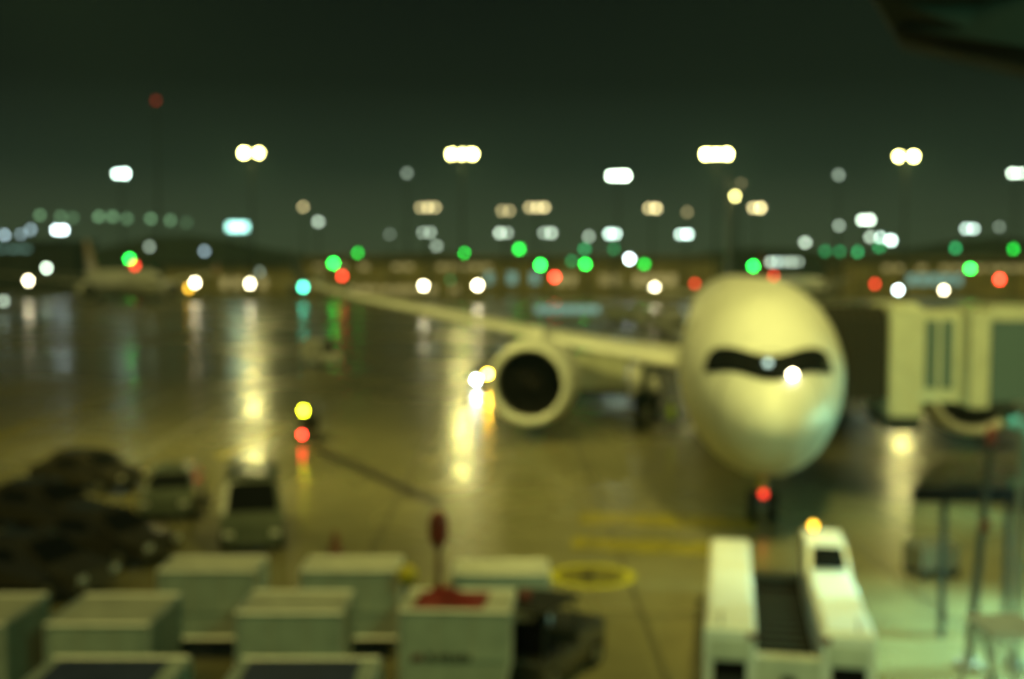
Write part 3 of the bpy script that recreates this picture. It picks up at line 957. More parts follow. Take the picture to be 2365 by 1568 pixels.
def tow_tractor(loc, rz, label, paint, beacon=None, tail=None, head=None, dark_s=1.0, indicator=None):
    """Low baggage tractor, nose at -y, 2.9 m long."""
    t = thing('tow_tractor', loc, label, 'tow tractor', 'tow tractors', rz, dark_s)
    MB().cham(-0.68, 0.68, -1.45, -0.15, 0.30, 1.02, 0.08).build('bonnet', M[paint], t)
    MB().cham(-0.70, 0.70, -0.148, 1.45, 0.30, 0.78, 0.05).build('chassis', M[paint], t)
    MB().cham(-0.5, 0.5, 0.42, 0.92, 0.785, 0.95, 0.04).build('seat', M['black'], t)
    MB().box(-0.5, 0.5, 0.95, 1.06, 0.785, 1.42).build('backrest', M['black'], t)
    fr = MB()
    for s_ in (-1, 1):
        fr.tube((s_ * 0.6, -0.25, 1.0), (s_ * 0.58, -0.05, 1.72), 0.03, n=6)
        fr.tube((s_ * 0.6, 1.25, 0.78), (s_ * 0.58, 1.12, 1.72), 0.03, n=6)
    fr.build('roof_post', M['darkmetal'], t)
    MB().cham(-0.68, 0.68, -0.2, 1.25, 1.72, 1.80, 0.03).build('roof', M[paint], t)
    MB().tube((0, -0.12, 0.98), (0, 0.22, 1.22), 0.02, n=6).tube((0, 0.20, 1.21), (0, 0.24, 1.24), 0.17, n=12).build('steering_wheel', M['black'], t)
    wheels(t, (-0.60, 0.60), (-1.0, 0.95), 0.30, 0.2)
    if beacon:
        bz = beacon[2] if len(beacon) > 2 else 1.92
        bx = beacon[3] if len(beacon) > 3 else 0.0
        bc = MB().tube((bx, 0.9, 1.80), (bx, 0.9, 1.86), 0.08).build('beacon_base', M['black'], t)
        MB().ball((bx, 0.9, bz), 0.12 / dark_s, n=10, m=8).build('beacon', lamp_mat(beacon[0], beacon[1]) if beacon[1] > 0 else M['red'], t)
    if head:
        MB().ball((head[2], -1.5, 0.66), 0.13, 0.05, 0.13, n=10, m=8).build('headlight', lamp_mat(head[0], head[1]), t)
    if indicator:
        MB().ball((indicator[2], -1.50, 1.08), 0.14, 0.06, 0.14, n=10, m=8).build('indicator', lamp_mat(indicator[0], indicator[1]), t)
    if tail:
        MB().ball((tail[2], -1.5, 0.62), 0.13, 0.05, 0.13, n=10, m=8).build('tail_light', lamp_mat(tail[0], tail[1]), t)
    return t


q = at(1114, 700, 84)
tow_tractor((q.x, 84, 0), R(0), 'tow tractor with blazing white headlight and amber lamp beside the engine', 'greypaint', None, None, ('bluew', 150, -0.42), 1.0, ('amber', 240, 0.42))
q = at(712, 700, 57)
tow_tractor((q.x, 57, 0), R(8), 'dark tractor with yellow beacon and red lamp alone on the wet apron', 'darkpaint', ('yellow', 60, 1.90, -0.42), ('red', 34, -0.42), None, 0.78)
q = gp(1262, 1560)
tow_tractor(q, R(150), 'dark tractor with unlit red beacon beside the container with the red tarpaulin', 'darkpaint', ('red', 0))


def box_truck(loc, rz, label, L=7.0, Hh=3.3, cab='white', boxm='offwhite', group=None):
    t = thing('box_truck', loc, label, 'truck', group, rz)
    MB().box(-1.2, 1.2, -L / 2 + 2.0, L / 2, 0.95, Hh).build('cargo_box', M[boxm], t)
    b = MB().loft([[(x, -L / 2 + 0.0, 0.5), (x, -L / 2 + 0.05, 1.4), (x, -L / 2 + 0.45, 2.3), (x, -L / 2 + 0.8, 2.5), (x, -L / 2 + 1.9, 2.5), (x, -L / 2 + 1.9, 0.5)] for x in (-1.1, 1.1)])
    b.build('cab', M[cab], t)
    MB().add([(-1.0, -L / 2 + 0.04, 1.45), (1.0, -L / 2 + 0.04, 1.45), (0.95, -L / 2 + 0.42, 2.28), (-0.95, -L / 2 + 0.42, 2.28)], [(0, 1, 2, 3)]).build('windscreen', M['glass'], t)
    MB().box(-1.0, 1.0, -L / 2 + 1.92, L / 2 - 0.1, 0.55, 0.94).build('chassis', M['darkmetal'], t)
    for s_ in (-1, 1):
        MB().box(s_ * 0.85 - 0.15, s_ * 0.85 + 0.15, -L / 2 - 0.03, -L / 2 + 0.02, 0.75, 0.95).build('headlight', M['rail'], t)
    wheels(t, (-0.95, 0.95), (-L / 2 + 1.0, L / 2 - 1.3), 0.45, 0.3)
    return t


def bus(loc, rz, label):
    t = thing('apron_bus', loc, label, 'bus', 'vehicles beyond the wing', rz)
    MB().cham(-1.45, 1.45, -6, 6, 0.4, 3.1, 0.15).build('body', M['silver'], t)
    me = MB().box(-0.02, 0.02, -0.7, 0.7, 1.35, 2.55).mesh('window', M['tealpane'])
    for s_ in (-1, 1):
        for k in range(7):
            link_mesh('window', me, t, (s_ * 1.455, -5.0 + k * 1.62, 0))
    MB().box(-1.25, 1.25, -6.03, -5.98, 1.2, 2.7).build('windscreen', M['glass'], t)
    wheels(t, (-1.25, 1.25), (-4.0, 3.6), 0.48, 0.3)
    return t


q = at(1310, 700, 200)
bus((q.x, 200, 0), R(82), 'pale apron bus beyond the wing, left of the fuselage')
q = at(1440, 700, 185)
box_truck((q.x, 178, 0), R(70), 'pale box truck right of the apron bus, beyond the wing', group='vehicles beyond the wing', boxm='silver')
q = at(1545, 700, 150)
box_truck((q.x, 150, 0), R(12), 'blue-white box truck close to the left of the fuselage', group='vehicles beyond the wing', boxm='white')
q = at(1655, 655, 230)
q = at(1412, 880, 66)
box_truck((q.x, 74, 0), R(84), 'cream-topped catering truck parked under the wing behind the engine', 7.5, 3.2, boxm='bridge')
q = at(1930, 700, 190)
box_truck((q.x, 190, 0), R(80), 'pale truck seen over the dark bridge canopy', group='vehicles beyond the wing', boxm='offwhite')


# ------------------------------------------------------------------ ground crew member under the wing
def skinned_person(loc, rz, label):
    t = thing('person', loc, label, 'person', None, rz)
    J = {'pelvis': (0, 0, 0.95), 'spine': (0, 0, 1.18), 'chest': (0, 0.0, 1.38), 'neck': (0, -0.01, 1.50), 'head': (0, -0.02, 1.60), 'crown': (0, -0.02, 1.72)}
    R_ = {'pelvis': 0.15, 'spine': 0.14, 'chest': 0.165, 'neck': 0.06, 'head': 0.095, 'crown': 0.075}
    E = [('pelvis', 'spine'), ('spine', 'chest'), ('chest', 'neck'), ('neck', 'head'), ('head', 'crown')]
    for s_, n_ in ((-1, 'l'), (1, 'r')):
        J.update({'hip' + n_: (s_ * 0.10, 0, 0.90), 'knee' + n_: (s_ * 0.12, -0.03 - 0.10 * s_, 0.50), 'ankle' + n_: (s_ * 0.13, 0.02 - 0.14 * s_, 0.09), 'toe' + n_: (s_ * 0.14, -0.16 - 0.14 * s_, 0.045),
                  'sho' + n_: (s_ * 0.20, 0, 1.42), 'elb' + n_: (s_ * 0.27, 0.02, 1.14), 'wri' + n_: (s_ * 0.26, -0.14, 0.93), 'hand' + n_: (s_ * 0.255, -0.19, 0.86)})
        R_.update({'hip' + n_: 0.105, 'knee' + n_: 0.07, 'ankle' + n_: 0.048, 'toe' + n_: 0.04, 'sho' + n_: 0.075, 'elb' + n_: 0.052, 'wri' + n_: 0.036, 'hand' + n_: 0.04})
        E += [('pelvis', 'hip' + n_), ('hip' + n_, 'knee' + n_), ('knee' + n_, 'ankle' + n_), ('ankle' + n_, 'toe' + n_), ('chest', 'sho' + n_), ('sho' + n_, 'elb' + n_), ('elb' + n_, 'wri' + n_), ('wri' + n_, 'hand' + n_)]
        for f_ in range(5):
            a = (f_ - 2) * 0.018
            nm = 'fin%d%s' % (f_, n_)
            ln = (0.05, 0.085, 0.095, 0.088, 0.07)[f_]
            J[nm] = (s_ * 0.255 - s_ * (0.03 if f_ == 0 else 0), -0.19 + a - (0.02 if f_ == 0 else 0), 0.86 - ln)
            R_[nm] = 0.009
            E.append(('hand' + n_, nm))
    keys = list(J)
    me = bpy.data.meshes.new('body')
    me.from_pydata([J[k] for k in keys], [(keys.index(a), keys.index(b)) for a, b in E], [])
    o = bpy.data.objects.new('body', me)
    C.objects.link(o)
    o.parent = t
    md = o.modifiers.new('skin', 'SKIN')
    for i, k in enumerate(keys):
        me.skin_vertices[0].data[i].radius = (R_[k], R_[k])
    me.skin_vertices[0].data[0].use_root = True
    o.modifiers.new('sub', 'SUBSURF').render_levels = 1
    me.materials.append(M['navycloth'])
    n = 16
    vest = MB().loft([[(rx * math.cos(2 * math.pi * i / n), ry * math.sin(2 * math.pi * i / n), z) for i in range(n)]
                      for z, rx, ry in ((0.80, 0.24, 0.21), (1.0, 0.23, 0.20), (1.2, 0.225, 0.195), (1.36, 0.245, 0.20), (1.45, 0.20, 0.15), (1.49, 0.10, 0.09))], caps=False)
    vest.build('vest', M['hivis'], t, smooth=True)
    MB().loft([[(rx * math.cos(2 * math.pi * i / n), ry * math.sin(2 * math.pi * i / n), z) for i in range(n)]
               for z, rx, ry in ((1.02, 0.236, 0.206), (1.08, 0.236, 0.206))], caps=False).build('reflective_band', M['rail'], t)
    MB().ball((0, -0.02, 1.645), 0.098, 0.112, 0.125).build('head', M['skin'], t, smooth=True)
    MB().ball((0, -0.135, 1.63), 0.016, 0.024, 0.022, n=8, m=6).build('nose', M['skin'], t)
    for s_ in (-1, 1):
        MB().ball((s_ * 0.035, -0.122, 1.655), 0.011, n=8, m=6).build('eye', M['hair'], t)
        MB().ball((s_ * 0.10, -0.01, 1.64), 0.014, 0.024, 0.032, n=8, m=6).build('ear', M['skin'], t)
    MB().box(-0.028, 0.028, -0.130, -0.120, 1.580, 1.590).build('mouth', M['red'], t)
    MB().loft([[(r * math.cos(2 * math.pi * i / n), -0.01 + r * 1.1 * math.sin(2 * math.pi * i / n), z) for i in range(n)] for z, r in ((1.67, 0.112), (1.74, 0.105), (1.79, 0.07), (1.80, 0.01))]).build('hard_hat', M['hivis'], t, smooth=True)
    return t


q = ground(1551, 1003)
skinned_person((q.x, q.y, 0), R(20), 'person in yellow-green hi-vis vest standing under the wing beside the fuselage')

# ------------------------------------------------------------------ boarding bridge
BR = thing('boarding_bridge', (13.4, 41.6, 0), 'cream boarding bridge with dark folded canopy against the big airliner', 'boarding bridge', None, R(-6))
# canopy: folds of fabric around the door
cx0, cx1 = -2.5, 0.0
folds = MB()
n_f = 9
rings = []
for k in range(n_f * 2 + 1):
    x = cx0 + (cx1 - cx0) * k / (n_f * 2)
    o_ = 0.09 if k % 2 else 0.0
    yb = -1.7 + o_
    rings.append([(x, yb, 3.95 + o_), (x, 1.7 - o_, 3.95 + o_), (x, 1.7 - o_, 6.9 - o_), (x, 0.9, 7.28 - o_), (x, -0.9, 7.28 - o_), (x, yb, 6.9 - o_)])
for k in range(n_f):
    MB().loft(rings[2 * k:2 * k + 3], caps=False).build('canopy_fold', M['canopy'], BR)
cab = MB().cham(0.01, 1.10, -2.0, 2.0, 3.45, 7.40, 0.2).build('cab_column', M['bridge'], BR)
MB().box(0.01, 1.10, -1.9, 1.9, 2.95, 3.44).build('cab_floor', M['darkmetal'], BR)
MB().cham(1.11, 2.55, -1.35, 1.6, 3.9, 7.1, 0.1).build('rotunda', M['bridge'], BR)
for x0, x1 in ((1.35, 1.75), (1.9, 2.3)):
    MB().box(x0, x1, -1.40, -1.36, 4.4, 6.8).build('rotunda_pane', M['bridgepane'], BR)
# outer tunnel in a heavy frame, towards the terminal on the right
tn = MB()
tn.box(2.56, 2.56 + 0.62, -2.6, 1.6, 3.85, 7.15).build('tunnel_frame', M['bridge'], BR)
MB().box(3.19, 9.5, -2.6, 1.6, 6.85, 7.3).build('tunnel_roof', M['bridge'], BR)
MB().box(3.19, 9.5, -2.6, 1.6, 3.75, 4.05).build('tunnel_floor', M['darkmetal'], BR)
MB().box(3.19, 9.5, 1.3, 1.6, 4.051, 6.849).build('tunnel_wall', M['bridge'], BR)
me = MB().box(-1.2, 1.2, -2.5, -2.44, 4.06, 6.84).mesh('tunnel_pane', M['bridgepane'])
for k in range(3):
    link_mesh('tunnel_pane', me, BR, (4.45 + 2.5 * k, 0, 0))
    MB().box(5.66 + 2.5 * k, 5.74 + 2.5 * k, -2.56, -2.4, 4.055, 6.845).build('mullion', M['bridge'], BR)
# drive column with wheels under the tunnel
dc = MB().tube((5.3, -0.5, 0.75), (5.3, -0.5, 3.74), 0.22, n=12).tube((6.1, -0.5, 0.75), (6.1, -0.5, 3.74), 0.22, n=12).box(4.7, 6.7, -0.8, -0.2, 0.6, 1.0).build('drive_column', M['teal'], BR)
MB().box(4.4, 7.0, -1.1, 0.1, 3.1, 3.45).build('cross_beam', M['teal'], BR)
MB().tube((4.2, -1.2, 3.2), (6.4, -1.2, 2.2), 0.13).tube((6.3, -1.2, 2.3), (7.1, -1.2, 0.9), 0.15).build('hydraulic_arm', M['teal'], BR)
for x in (5.0, 6.4):
    MB().tube((x - 0.18, -0.5, 0.5), (x + 0.18, -0.5, 0.5), 0.5, n=18).build('wheel', M['rubber'], dc)
st_ = MB()
for k in range(9):
    st_.box(7.3 + 0.02 * k, 8.2, 1.7 + 0.28 * k, 1.96 + 0.28 * k, 0.4 + 0.4 * k, 0.46 + 0.4 * k)
st_.build('service_stair', M['metal'], BR)


# ------------------------------------------------------------------ pushback tractor in front of the nose gear
def tug():
    f0 = at(1815, 1440, 22.0)
    loc = Vector((0, 0, 0))
    g_near = at(1822, 1500, 21.6)
    g_far = at(1787, 1250, 29.4)
    ax = Vector((g_far.x - g_near.x, g_far.y - g_near.y, 0))
    rz = -math.atan2(ax.x, ax.y)
    t = thing('pushback_tractor', (g_near.x, g_near.y, 0), 'white pushback tractor with dark central bay facing the nose gear', 'tractor', None, rz)
    L = 7.4
    h = 1.62
    # left flank
    fl = MB().cham(-1.62, -0.62, 0.0, L, 0.42, h, 0.10).build('flank', M['white'], t)
    MB().box(-1.52, -0.72, -0.03, -0.002, 0.95, 1.35).build('front_grille', M['offwhite'], fl)
    # right flank with the cab at its far end
    fr_ = MB().cham(0.62, 1.62, 0.0, 4.6, 0.42, h, 0.10).build('flank', M['white'], t)
    MB().box(0.72, 1.52, -0.03, -0.002, 0.95, 1.35).build('front_grille', M['offwhite'], fr_)
    cabm = MB().loft([[(0.62, 4.61, 0.42), (0.62, 4.61, 1.6), (0.66, 5.25, 2.05), (0.66, 6.9, 2.05), (0.62, L, 1.7), (0.62, L, 0.42)],
                      [(1.62, 4.61, 0.42), (1.62, 4.61, 1.6), (1.56, 5.25, 2.05), (1.56, 6.9, 2.05), (1.62, L, 1.7), (1.62, L, 0.42)]])
    cb = cabm.build('cab', M['white'], t)
    MB().add([(0.74, 4.60, 1.66), (1.52, 4.60, 1.66), (1.46, 5.16, 2.045), (0.78, 5.16, 2.045)], [(0, 1, 2, 3)]).build('windscreen', M['glass'], cb)
    MB().add([(1.625, 4.8, 1.45), (1.625, 7.0, 1.45), (1.575, 6.8, 1.95), (1.585, 5.3, 1.95)], [(0, 1, 2, 3)]).build('side_window', M['glass'], cb)
    MB().tube((0.9, 6.6, 2.06), (0.9, 6.6, 2.14), 0.09).build('beacon_base', M['black'], cb)
    MB().ball((0.9, 6.6, 2.22), 0.09, n=10, m=8).build('beacon', lamp_mat('amber', 9), cb)
    # central bay
    MB().box(-0.61, 0.61, 0.35, 6.6, 0.42, 0.62).build('bay_floor', M['black'], t)
    rme = MB().tube((-0.55, 0, 0.66), (0.55, 0, 0.66), 0.035, n=8).mesh('roller', M['darkmetal'])
    for k in range(11):
        link_mesh('roller', rme, t, (0, 0.8 + 0.5 * k, 0))
    MB().tube((-0.66, 0.6, 1.0), (-0.60, 3.0, 0.92), 0.03, n=6).tube((-0.60, 3.0, 0.92), (-0.64, 6.2, 1.1), 0.03, n=6).build('hydraulic_hose', M['rubber'], t)
    MB().box(-0.615, 0.615, 0.02, 0.34, 0.42, 1.02).build('front_bumper', M['offwhite'], t)
    MB().box(-0.61, 0.61, 6.62, 7.1, 0.42, 0.9).build('cradle_gate', M['darkmetal'], t)
    for s_ in (-1, 1):
        MB().box(s_ * 0.70 - 0.09, s_ * 0.70 + 0.09, -0.05, -0.032, 1.38, 1.50).build('marker_light', M['red'], t)
        MB().box(s_ * 1.12 - 0.32, s_ * 1.12 + 0.32, -0.06, 0.0, 0.43, 0.92).build('wheel_arch', M['black'], t)
        wh_ = MB().tube((s_ * 1.12 - 0.28, 0.42, 0.5), (s_ * 1.12 + 0.28, 0.42, 0.5), 0.5, n=20).build('wheel', M['rubber'], t)
        MB().tube((s_ * 1.12 - 0.28, 6.2, 0.5), (s_ * 1.12 + 0.28, 6.2, 0.5), 0.5, n=20).build('wheel', M['rubber'], t)
        MB().tube((s_ * 1.3, 0.05, h), (s_ * 1.3, 0.05, h + 0.28), 0.02, n=6).build('grab_rail', M['darkmetal'], t)
    MB().box(-0.14, 0.14, -0.30, 0.018, 0.5, 0.66).build('tow_hitch', M['black'], t)
    return t


tug()


# ------------------------------------------------------------------ air freight containers on dollies
def container(px0, px1, py_front, d, label, logo=True, top='white', taper=0.0, rz=0.0, depth=1.45, panel='container'):
    """px0, px1: pixel span of the top front edge; d: world y of the front face."""
    a, b = at(px0, py_front, d), at(px1, py_front, d)
    w = (b.x - a.x) / 2
    zt = a.z
    t = thing('freight_container', ((a.x + b.x) / 2, d, 0), label, 'container', 'white freight containers on dollies', rz)
    zb = 0.52
    # slanted lower side, like a lower-deck container
    sx = taper * w
    zs = zb + 0.55
    rings_ = []
    for y in (0.02, depth):
        rings_.append([(-w + 0.02, y, zb + 0.02), (w - 0.02 - sx, y, zb + 0.02), (w - 0.02, y, zs), (w - 0.02, y, zt - 0.02), (-w + 0.02, y, zt - 0.02)])
    MB().loft(rings_).build('shell', M[panel], t)
    e = 0.035
    rl = [((-w, 0, zb), (-w, 0, zt)), ((w, 0, zs), (w, 0, zt)), ((-w, 0, zt), (w, 0, zt)), ((-w, 0, zb), (w - sx, 0, zb)), ((w - sx, 0, zb), (w, 0, zs)),
          ((-w, depth, zt), (w, depth, zt)), ((-w, 0, zt), (-w, depth, zt)), ((w, 0, zt), (w, depth, zt)), ((-w, depth, zb), (-w, depth, zt)), ((w, depth, zs), (w, depth, zt))]
    for p0, p1 in rl:
        MB().tube(p0, p1, e, n=4).build('edge_rail', M['rail'], t)
    if top == 'navy':
        MB().box(-w + 0.18, w - 0.30, 0.10, depth - 0.16, zt - 0.02, zt + 0.03).build('top_cover', M['navy'], t)
    else:
        MB().box(-w + 0.07, w - 0.07, 0.07, depth - 0.07, zt - 0.02, zt + 0.012).build('top_panel', M['offwhite'], t)
    # door panel and closing straps on the front face
    MB().box(-w + 0.14, w - 0.14, -0.012, 0.018, zs, zt - 0.10).build('door_panel', M[panel], t)
    for k in (-0.33, 0.33):
        MB().box(k * w - 0.025, k * w + 0.025, -0.026, -0.013, zs, zt - 0.10).build('door_strap', M['offwhite'], t)
    if logo:
        zl = zt - 0.98
        MB().add([(-w * 0.80, -0.016, zl), (-w * 0.80 + 0.26, -0.016, zl + 0.02), (-w * 0.80 + 0.20, -0.016, zl + 0.14), (-w * 0.80 + 0.04, -0.016, zl + 0.13)], [(0, 1, 2, 3)]).build('red_mark', M['red'], t)
        x = -w * 0.80 + 0.32
        for k in range(8):
            wd = (0.09, 0.07, 0.10, 0.08, 0.05, 0.10, 0.08, 0.09)[k]
            MB().box(x, x + wd, -0.018, -0.014, zl, zl + (0.13 if k % 3 else 0.16)).build('lettering', M['darkpaint'], t)
            x += wd + 0.025
    # dolly
    dl = MB().box(-w + 0.05, w - 0.05, 0.05, depth - 0.05, 0.36, 0.50).build('dolly_bed', M['darkmetal'], t)
    wheels(t, (-w + 0.25, w - 0.25 - sx), (0.3, depth - 0.3), 0.18, 0.12)
    return t


container(105, 345, 1443, 20.6, 'white container with dull logo, second from the left of the front lettered row', depth=1.95)
container(-230, 10, 1443, 20.6, 'white container cut off by the left picture edge', logo=False, depth=1.95)
container(545, 790, 1416, 21.3, 'white container with lettered face between the dull one and the red-topped one')
k3 = container(922, 1180, 1412, 21.4, 'white container with a red tarpaulin on its roof', taper=0.12, rz=R(-3))
container(365, 590, 1318, 24.4, 'unlettered grey-white container behind, leftmost of the back row', logo=False, depth=1.15)
container(694, 918, 1318, 24.4, 'unlettered grey-white container behind, middle of the back row', logo=False, depth=1.15)
container(1046, 1268, 1326, 24.4, 'unlettered grey-white container behind the red-topped one', logo=False, depth=1.15)
container(30, 372, 1598, 17.2, 'pale-edged container with dark cover at the bottom left corner', logo=False, top='navy', depth=1.55)
container(505, 850, 1600, 17.2, 'pale-edged container with navy cover at the bottom edge', logo=False, top='navy', depth=1.55)

# red tarpaulin on the third container's roof
zt = at(922, 1412, 21.4).z
tp = MB()
A = at(1040, 1390, 21.9)
nx, ny = 14, 10
for j in range(ny + 1):
    for i in range(nx + 1):
        u, v = i / nx, j / ny
        x = -0.86 + 1.40 * u + 0.12 * v
        y = 0.10 + 1.15 * v
        if u > 0.55:
            y = 0.10 + (1.15 * v) * 1.0
        edge = min(u, 1 - u, v, 1 - v)
        hgt = 0.03 + 0.16 * min(1, edge * 5) * (0.7 + 0.5 * math.sin(7 * u + 3 * v) * math.sin(5 * v + 1))
        tp.v.append((k3.location.x + x, k3.location.y + y, zt + hgt))
for j in range(ny):
    for i in range(nx):
        a = j * (nx + 1) + i
        tp.f.append((a, a + 1, a + nx + 2, a + nx + 1))
tag(tp.build('red_tarpaulin', M['redcloth'], smooth=True), 'crumpled dark red tarpaulin lying on a white container roof', 'tarpaulin')

# red-brown marker post behind it
q = at(1013, 1345, 23.6)
ps = thing('marker_post', (q.x, 23.6, 0), 'red-brown marker post with wide head rising behind the red tarpaulin', 'post')
zt_, zm = at(1013, 1178, 23.6).z, at(1013, 1262, 23.6).z
MB().tube((0, 0, 0), (0, 0, zm), 0.07, 0.06).build('stem', M['orange'], ps)
MB().loft([[(r * math.cos(a * math.pi / 4), r * 0.7 * math.sin(a * math.pi / 4), z) for a in range(8)] for r, z in ((0.10, zm), (0.20, zm + 0.15), (0.21, zm + 0.5), (0.16, zt_ - 0.1), (0.05, zt_))]).build('head', M['red'], ps)
MB().tube((0, 0, 0), (0, 0, 0.12), 0.3).build('base', M['concrete'], ps)

# yellow drum and dark cone
q = at(940, 1328, 23.4)
dr = thing('yellow_buoy_marker', (q.x, 23.4, 0), 'round yellow marker head on a short post beside the red-brown post', 'marker')
MB().ball((0, 0, q.z), 0.22, 0.22, 0.22).build('head', M['yellow'], dr, smooth=True)
MB().tube((0, 0, 0), (0, 0, q.z - 0.2), 0.06).build('stem', M['darkmetal'], dr)
q = ground(775, 1282)
co = thing('traffic_cone', (q.x, q.y, 0), 'small dark traffic cone alone behind the back container row', 'cone')
MB().tube((0, 0, 0.05), (0, 0, 0.75), 0.22, 0.04, n=14).build('cone_body', M['orange'], co, smooth=False)
MB().box(-0.26, 0.26, -0.26, 0.26, 0, 0.05).build('base', M['rubber'], co)

# ------------------------------------------------------------------ posts and rails at the lower right
p0 = ground(2236, 1540)
p1 = at(2289, 1010, 24.2)
po = thing('dark_pole', (p0.x, p0.y, 0), 'slightly leaning dark pole with a small red head at the lower right', 'pole')
lean = Vector((p1.x - p0.x, p1.y - p0.y, p1.z))
MB().tube((0, 0, 0), tuple(lean), 0.10, 0.07, n=12).build('shaft', M['darkmetal'], po)
MB().tube((0, 0, 0), (0, 0, 0.12), 0.30).build('base', M['concrete'], po)
MB().ball(tuple(lean), 0.11, 0.11, 0.26).build('head', M['red'], po, smooth=True)
pl = lean * 0.62
MB().box(pl.x - 0.10, pl.x + 0.12, pl.y - 0.13, pl.y - 0.10, pl.z - 0.12, pl.z + 0.12).build('plate', M['orange'], po)

a, b = at(2110, 1142, 26.0), at(2440, 1142, 26.0)
ra = thing('barrier_rail', ((a.x + b.x) / 2, 26.0, 0), 'long dark barrier rail crossing the lower right', 'barrier')
w = (b.x - a.x) / 2
MB().box(-w, w, -0.06, 0.06, a.z - 0.16, a.z + 0.16).build('rail', M['black'], ra)
for s_ in (-0.55, 0.35):
    MB().tube((s_ * w, 0.08, 0), (s_ * w, 0.08, a.z), 0.08).build('post', M['darkmetal'], ra)
a = at(2357, 1120, 24.0)
tpz = at(2357, 940, 24.0).z
tpo = thing('teal_post', (a.x, 24.0, 0), 'pale grey-green post at the right picture edge', 'post')
MB().box(-0.06, 0.06, -0.06, 0.06, 0, tpz).build('shaft', M['metal'], tpo)
MB().box(-0.18, 0.18, -0.18, 0.18, 0, 0.12).build('foot', M['metal'], tpo)
MB().box(-0.14, 0.14, -0.14, 0.14, tpz, tpz + 0.08).build('cap', M['metal'], tpo)

# A-frame trestle at the bottom right corner
q = at(2310, 1500, 17.5)
tr = thing('trestle', (q.x, 17.5, 0), 'pale A-frame trestle at the bottom right corner', 'trestle')
zt_ = at(2310, 1475, 17.5).z
for y in (0.0, 0.9):
    MB().tube((-0.55, y, 0), (-0.06, y, zt_), 0.05, n=8).build('leg', M['rail'], tr)
    MB().tube((0.75, y, 0), (0.06, y, zt_), 0.05, n=8).build('leg', M['rail'], tr)
MB().box(-0.16, 0.75, -0.1, 1.0, zt_, zt_ + 0.1).build('top_beam', M['rail'], tr)
MB().box(-0.30, 0.40, 0.42, 0.48, zt_ * 0.5, zt_ * 0.5 + 0.08).build('cross_bar', M['rail'], tr)

# ground power cart, right of the tractor
q = ground(2150, 1330)
gpu = thing('ground_power_cart', (q.x, q.y, 0), 'low grey ground cart right of the pushback tractor', 'cart', None, R(15))
MB().cham(-0.6, 0.6, -0.45, 0.45, 0.3, 0.95, 0.06).build('body', M['metal'], gpu)
MB().box(-0.5, 0.5, -0.35, 0.35, 0.951, 1.02).build('lid', M['metal'], gpu)
wheels(gpu, (-0.5, 0.5), (-0.3, 0.3), 0.2, 0.12)

# ------------------------------------------------------------------ terminal overhang at the upper right
p1, p2, p3 = at(2060, -60, 11.0), at(2420, 165, 8.0), at(2100, 55, 10.8)
ov = thing('terminal_overhang', (0, 0, 0), 'dark beam under a dim teal roof overhang at the upper right corner', 'overhang')
a0, a1 = at(2060, 62, 11.5), at(2420, 118, 8.6)
b0, b1 = at(2075, 92, 11.5), at(2420, 165, 8.6)
MB().hexa([tuple(b0), tuple(b1), tuple(b1 + Vector((0.2, 0.5, 0))), tuple(b0 + Vector((0.2, 0.5, 0))),
           tuple(a0), tuple(a1), tuple(a1 + Vector((0.2, 0.5, 0))), tuple(a0 + Vector((0.2, 0.5, 0)))]).build('beam', M['beam'], ov)

c0_, c1_ = at(2000, -40, 11.5), at(2480, -40, 8.6)
MB().hexa([tuple(a0 + Vector((0, 0.02, 0.01))), tuple(a1 + Vector((0, 0.02, 0.01))), tuple(a1 + Vector((0.1, 0.3, 0.01))), tuple(a0 + Vector((0.1, 0.3, 0.01))),
           tuple(c0_), tuple(c1_), tuple(c1_ + Vector((0.1, 0.3, 0))), tuple(c0_ + Vector((0.1, 0.3, 0)))]).build('fascia', M['soffit'], ov)

# ------------------------------------------------------------------ near lamps outside the picture: unseen floods and added fill
def lamp_fixture(name, loc, aim, power, col, size, label, blend=0.9, angle=120, pole=True, rot_pole=(0, 0)):
    t = thing(name, (loc[0] + rot_pole[0], loc[1] + rot_pole[1], 0), label, 'floodlight')
    dx, dy = -rot_pole[0], -rot_pole[1]
    MB().tube((0, 0, 0), (0, 0, loc[2] + 0.4), 0.22, 0.14, n=10).build('pole', M['darkmetal'], t)
    MB().tube((0, 0, loc[2] + 0.4), (dx, dy, loc[2] + 0.4), 0.1, n=8).build('arm', M['darkmetal'], t)
    MB().box(dx - 0.5, dx + 0.5, dy - 0.35, dy + 0.35, loc[2] + 0.25, loc[2] + 0.6).build('housing', M['darkmetal'], t)
    ld = bpy.data.lights.new('flood_lamp', 'SPOT')
    ld.energy = power
    ld.color = col
    ld.shadow_soft_size = size
    ld.spot_size = R(angle)
    ld.spot_blend = blend
    lo = bpy.data.objects.new('flood_lamp', ld)
    C.objects.link(lo)
    lo.parent = t
    lo.location = (dx, dy, loc[2])
    v = Vector(aim) - Vector(loc)
    lo.rotation_euler = v.to_track_quat('-Z', 'Y').to_euler()
    return t


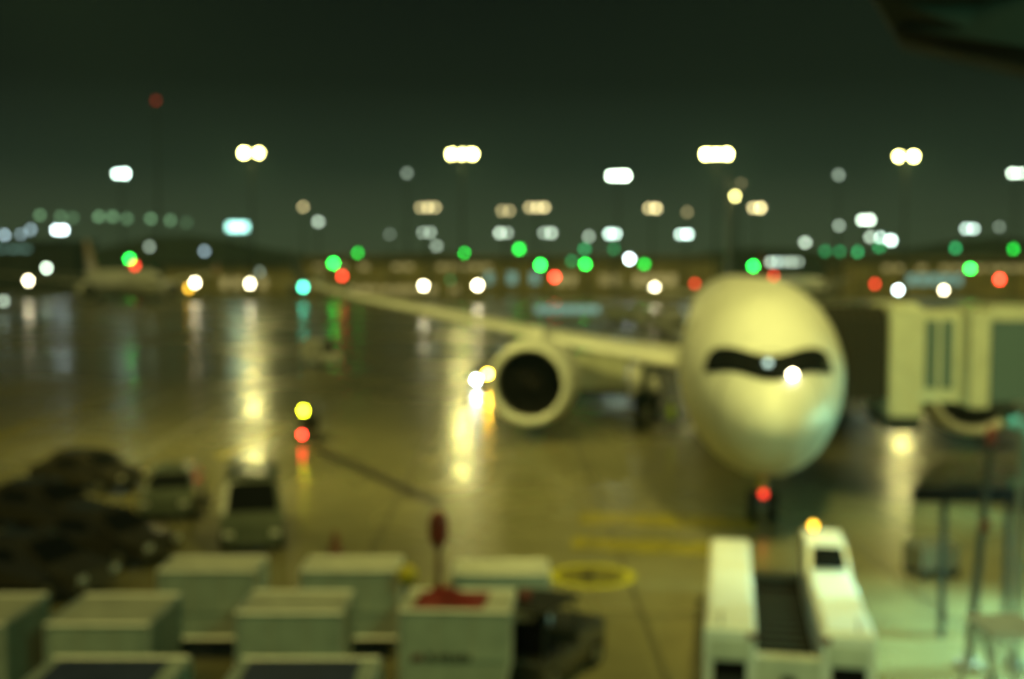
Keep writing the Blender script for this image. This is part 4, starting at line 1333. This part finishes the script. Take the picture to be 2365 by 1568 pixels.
YEL = (1.0, 0.92, 0.22)
TEAL = (0.42, 1.0, 0.60)
FACE = (0.32, 1.0, 0.40)
lamp_fixture('stand_floodlight', (9.0, 23.0, 25.0), (10, 40, 3), 21000, YEL, 0.7, 'stand floodlight on a tall pole out of frame at the right', angle=110, rot_pole=(14, -4))
lamp_fixture('apron_fill_light', (-20.0, 40.0, 26.0), (-3, 62, 0), 34000, YEL, 0.7, 'added fill light on a tall pole out of frame at the left', angle=94, rot_pole=(-8, -2))  # added fill that brightens the middle of the apron and the wing
lamp_fixture('bridge_floodlight', (19.6, 39.4, 2.6), (11, 39.5, 3.6), 2000, TEAL, 0.30, 'cool floodlight on a short pole under the bridge, out of frame', angle=140, rot_pole=(1, 0))
lamp_fixture('unseen_cool_lamp', (15.8, 25.5, 6.0), (12.0, 25.0, 0), 11000, (0.40, 1.0, 0.74), 0.35, 'unseen cool lamp on a short pole out of frame at the lower right', angle=92, rot_pole=(1, -1))  # unseen source placed for the teal light on the lower right ground
lamp_fixture('facade_fill', (4.0, 3.0, 11.5), (2, 22, 0), 1700, FACE, 0.6, 'added cool light for the terminal window glow, above the camera', angle=120, rot_pole=(-1, -4))  # added spot in place of window glow, tints the container faces

lamp_fixture('facade_fill', (7.0, 3.0, 11.5), (8.5, 37, 4.5), 7000, (0.66, 1.0, 0.46), 0.6, 'added fill light above the camera, aimed at the airliner nose', angle=56, rot_pole=(1, -4))  # added frontal fill that flattens the shading of the nose

# ------------------------------------------------------------------ rain haze over the whole apron
hz = bpy.data.materials.new('rain_haze')
hz.use_nodes = True
hz.node_tree.nodes.clear()
ho = hz.node_tree.nodes.new('ShaderNodeOutputMaterial')
hv = hz.node_tree.nodes.new('ShaderNodeVolumePrincipled')
hv.inputs['Color'].default_value = (0.50, 0.95, 1.0, 1)
hv.inputs['Density'].default_value = 0.00032
hv.inputs['Anisotropy'].default_value = 0.2
hz.node_tree.links.new(hv.outputs[0], ho.inputs['Volume'])
hb = MB().box(-1710, 1710, -110, 1810, -1.0, 76).build('haze', hz)
hb['kind'] = 'stuff'
